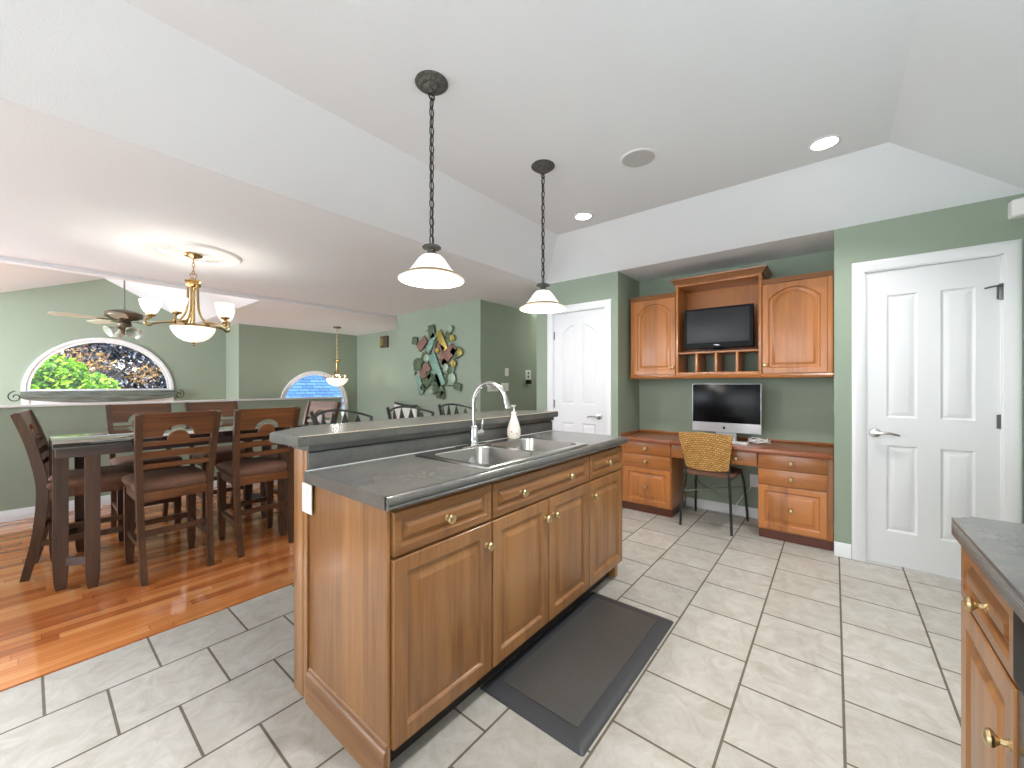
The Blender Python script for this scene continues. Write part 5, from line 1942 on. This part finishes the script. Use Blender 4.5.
HYW = 3.67
wall_plate('light_switch', 'single white switch plate on the dark green hall wall, above the other switches', 'switch', 4.34, 4.415, 1.365, 1.48, HYW, [('rocker', 4.36, 4.395, 1.39, 1.455, 'trim_white')])
wall_plate('light_switch', 'white switch plate on the hall wall, between the thermostat and its twin', 'switch', 4.255, 4.328, 1.148, 1.264, HYW, [('rocker', 4.275, 4.31, 1.174, 1.24, 'trim_white')])
wall_plate('light_switch', 'white switch plate below the single switch, the one nearer the closet door', 'switch', 4.338, 4.415, 1.148, 1.264, HYW, [('rocker', 4.358, 4.395, 1.174, 1.24, 'trim_white')])
wall_plate('thermostat', 'wide white thermostat on the dark green hall wall behind the faucet arch', 'thermostat', 3.965, 4.19, 1.145, 1.25, HYW, [('display', 4.02, 4.13, 1.18, 1.23, 'grille_grey')])
wall_plate('outlet_cover', 'white outlet cover on the hall wall by the closet door with a dark plug below', 'outlet', 4.828, 4.955, 1.32, 1.465, HYW, [('socket', 4.87, 4.91, 1.345, 1.38, 'hinge_grey'), ('socket', 4.87, 4.91, 1.4, 1.435, 'hinge_grey')])
t = thing('plug_adapter', 'dark plug adapter on the hall wall just under the white outlet cover', 'adapter', (4.88, HYW, 1.28))
MB().box(4.835, 4.925, HYW - 0.05, HYW, 1.25, 1.312, 0.012).build('housing', 'black_satin', t)

t = thing('door_chime', 'small brown chime box high on the green stairwell wall', 'chime', (4.86, 7.48, 1.6))
m = MB()
m.box(4.82, 4.869, 7.36, 7.62, 2.5 - 0.47, 2.5 - 0.22, 0.01)
m.build('housing', 'fan_bronze', t)
m = MB()
m.box(4.812, 4.822, 7.5, 7.6, 2.08, 2.24, 0.004)
m.build('cover', 'gold_metal', t)

t = thing('motion_detector', 'white motion detector in the upper corner beside the pantry door', 'detector', (3.7, -0.855, 2.29))
m = MB()
m.loft([[(3.725, -0.815, 2.235), (3.69, -0.82, 2.238), (3.672, -0.85, 2.24), (3.672, -0.885, 2.24), (3.725, -0.89, 2.235)], [(3.728, -0.81, 2.25), (3.682, -0.815, 2.25), (3.662, -0.85, 2.25), (3.662, -0.89, 2.25), (3.728, -0.895, 2.25)],
        [(3.728, -0.81, 2.335), (3.69, -0.815, 2.335), (3.675, -0.85, 2.335), (3.675, -0.89, 2.335), (3.728, -0.895, 2.335)], [(3.725, -0.82, 2.345), (3.7, -0.825, 2.345), (3.69, -0.855, 2.345), (3.69, -0.885, 2.345), (3.725, -0.89, 2.345)]])
m.build('housing', 'plastic_white', t)

# scarf valance on a rod under the arched window
RY = 9.28
rd = thing('curtain_rod', 'dark scroll-ended curtain rod under the arched tree window', 'curtain rod', (0.82, RY, 1.12))
m = MB()
m.tube([(-0.06, RY, 1.125), (1.7, RY, 1.125)], 0.012, 10)
m.build('rod', 'iron_dark', rd)
for s, ex in ((-1, -0.06), (1, 1.7)):
    m = MB()
    pts = []
    for k in range(26):
        a = k * 0.33
        r = 0.085 - 0.0028 * k
        pts.append((ex + s * (0.055 + r * math.sin(a) * 0.9), RY, 1.06 + r * math.cos(a)))
    m.tube(pts, 0.007, 6)
    m.build('finial', 'iron_dark', rd)
    m = MB()
    m.tube([(ex - s * 0.02, RY, 1.125), (ex - s * 0.02, RY + 0.05, 1.11), (ex - s * 0.02, GY, 1.1)], 0.008, 6)
    m.build('bracket', 'iron_dark', rd)
m = MB()
nx = 64
rows = []
for j in range(9):
    v = j / 8
    row = []
    for i in range(nx + 1):
        u = i / nx
        x = -0.07 + 1.78 * u
        drop = 0.03 + 0.085 * (4 * u * (1 - u)) ** 0.7
        fold = 0.014 * math.sin(v * 16 + 3 * math.sin(u * 5)) + 0.008 * math.sin(u * 26 + v * 6)
        z = 1.142 - v * (0.075 + drop)
        row.append((x, RY - 0.03 - 0.03 * math.sin(math.pi * v) + fold, z))
    rows.append(row)
m.loft([r for r in rows], closed=False, cap0=False, cap1=False)
bmesh.ops.solidify(m.bm, geom=list(m.bm.faces), thickness=0.004)
tag(m.build('scarf_valance', 'cloth_sage'), 'sage grey scarf valance draped in folds under the arched tree window', 'valance')

# ================================================================== OUTDOORS
slab('ground_lawn', -30, 40, 9.6, 60, -1.6, -1.5, 'lawn')


def tree(name, label, loc, trunk_h, blobs, nleaf, leafsize, mat, seed):
    rnd = random.Random(seed)
    t = thing(name, label, 'tree' if 'tree' in name else 'shrub', loc)
    m = MB()
    m.tube([(0, 0, 0), (0.06, 0.03, trunk_h * 0.4), (0, 0.05, trunk_h * 0.8), (0.05, 0, trunk_h * 1.25)], [0.16, 0.13, 0.11, 0.05], 10)
    for k in range(7):
        a = k * 0.9
        m.tube([(0, 0, trunk_h * (0.55 + 0.07 * k)), (0.5 * math.cos(a), 0.5 * math.sin(a), trunk_h * (0.75 + 0.08 * k)), (1.1 * math.cos(a), 1.1 * math.sin(a), trunk_h * (0.9 + 0.09 * k))], [0.06, 0.04, 0.02], 7)
    m.build('trunk', 'bark', t, local=True)
    m = MB()
    bm = m.bm
    for i in range(nleaf):
        b = blobs[rnd.randrange(len(blobs))]
        while True:
            p = Vector((rnd.uniform(-1, 1), rnd.uniform(-1, 1), rnd.uniform(-1, 1)))
            if 0.35 < p.length <= 1:
                break
        c = Vector((b[0] + p.x * b[3], b[1] + p.y * b[3], b[2] + p.z * b[4]))
        s = leafsize * rnd.uniform(0.6, 1.3)
        nrm = Vector((rnd.uniform(-1, 1), rnd.uniform(-1.4, 0.4), rnd.uniform(-0.2, 1))).normalized()
        e1 = nrm.orthogonal().normalized()
        e1 = Matrix.Rotation(rnd.uniform(0, 6.28), 3, nrm) @ e1
        e2 = nrm.cross(e1)
        vs = [bm.verts.new(c + e1 * s * a_ + e2 * s * b_ + nrm * s * h_) for a_, b_, h_ in ((-1, 0, 0), (-0.2, -0.5, 0.12), (1, 0, 0), (-0.2, 0.5, 0.12))]
        bm.faces.new(vs)
    me = bpy.data.meshes.new('foliage')
    bm.to_mesh(me)
    bm.free()
    for mm in ([mat] if isinstance(mat, str) else mat):
        me.materials.append(MATS[mm])
    o = bpy.data.objects.new('foliage', me)
    COL.objects.link(o)
    o.parent = t
    return t


tree('shrub', 'bright lime green shrub outside the arched window on the side nearer the curtain scroll', (0.52, 11.2, -1.5), 1.9, [(-0.35, 0, 2.5, 0.75, 0.6), (-0.9, 0.1, 2.5, 0.7, 0.55), (0.15, 0.1, 2.45, 0.6, 0.55), (-0.3, 0, 2.9, 0.55, 0.4)], 9000, 0.055, 'leaf_lime', 3)
tree('tree', 'dark purple-leaved tree filling the rest of the arched window', (1.5, 16.8, -1.5), 2.6, [(-0.9, 0, 3.7, 1.2, 0.9), (0.6, 0, 3.2, 1.3, 1.1), (0.2, 0.3, 4.2, 1.3, 0.8), (1.4, 0, 3.0, 1.0, 1.0), (-0.2, 0, 2.6, 1.0, 0.6)], 15000, 0.065, 'leaf_purple', 5)
tree('tree', 'rust-leaved small tree showing above the lime shrub in the arched window', (0.75, 13.2, -1.5), 2.2, [(-0.2, 0, 3.5, 0.5, 0.32), (0.25, 0, 3.25, 0.35, 0.3), (1.1, 0.3, 3.0, 0.35, 0.3)], 520, 0.045, 'leaf_rust', 8)
# neighbour house with a blue shingle roof
nh = thing('neighbour_house', 'neighbouring house with a blue shingle roof seen through the farther arched window', 'house', (8.0, 15.5, -1.5))
m = MB()
m.box(5.0, 14.0, 13.2, 20.0, -1.5, 0.35)
m.build('wall', 'siding', nh)
m = MB()
m.prism([(12.8, 0.25), (16.6, 3.4), (20.4, 0.25), (20.4, 0.35), (16.6, 3.55), (12.8, 0.37)], 4.6, 14.6, 'yz')
m.build('roof', 'shingles_blue', nh, smooth=False)
m = MB()
m.box(4.59, 14.61, 12.7, 12.81, 0.2, 0.33, 0.01)
m.build('gutter', 'trim_white', nh)
m = MB()
m.box(5.35, 5.8, 14.2, 14.7, 1.2, 1.98)  # pink block stands in for the foyer bowl's reflection in the glass
m.build('bowl_reflection', 'reflection_pink', nh)
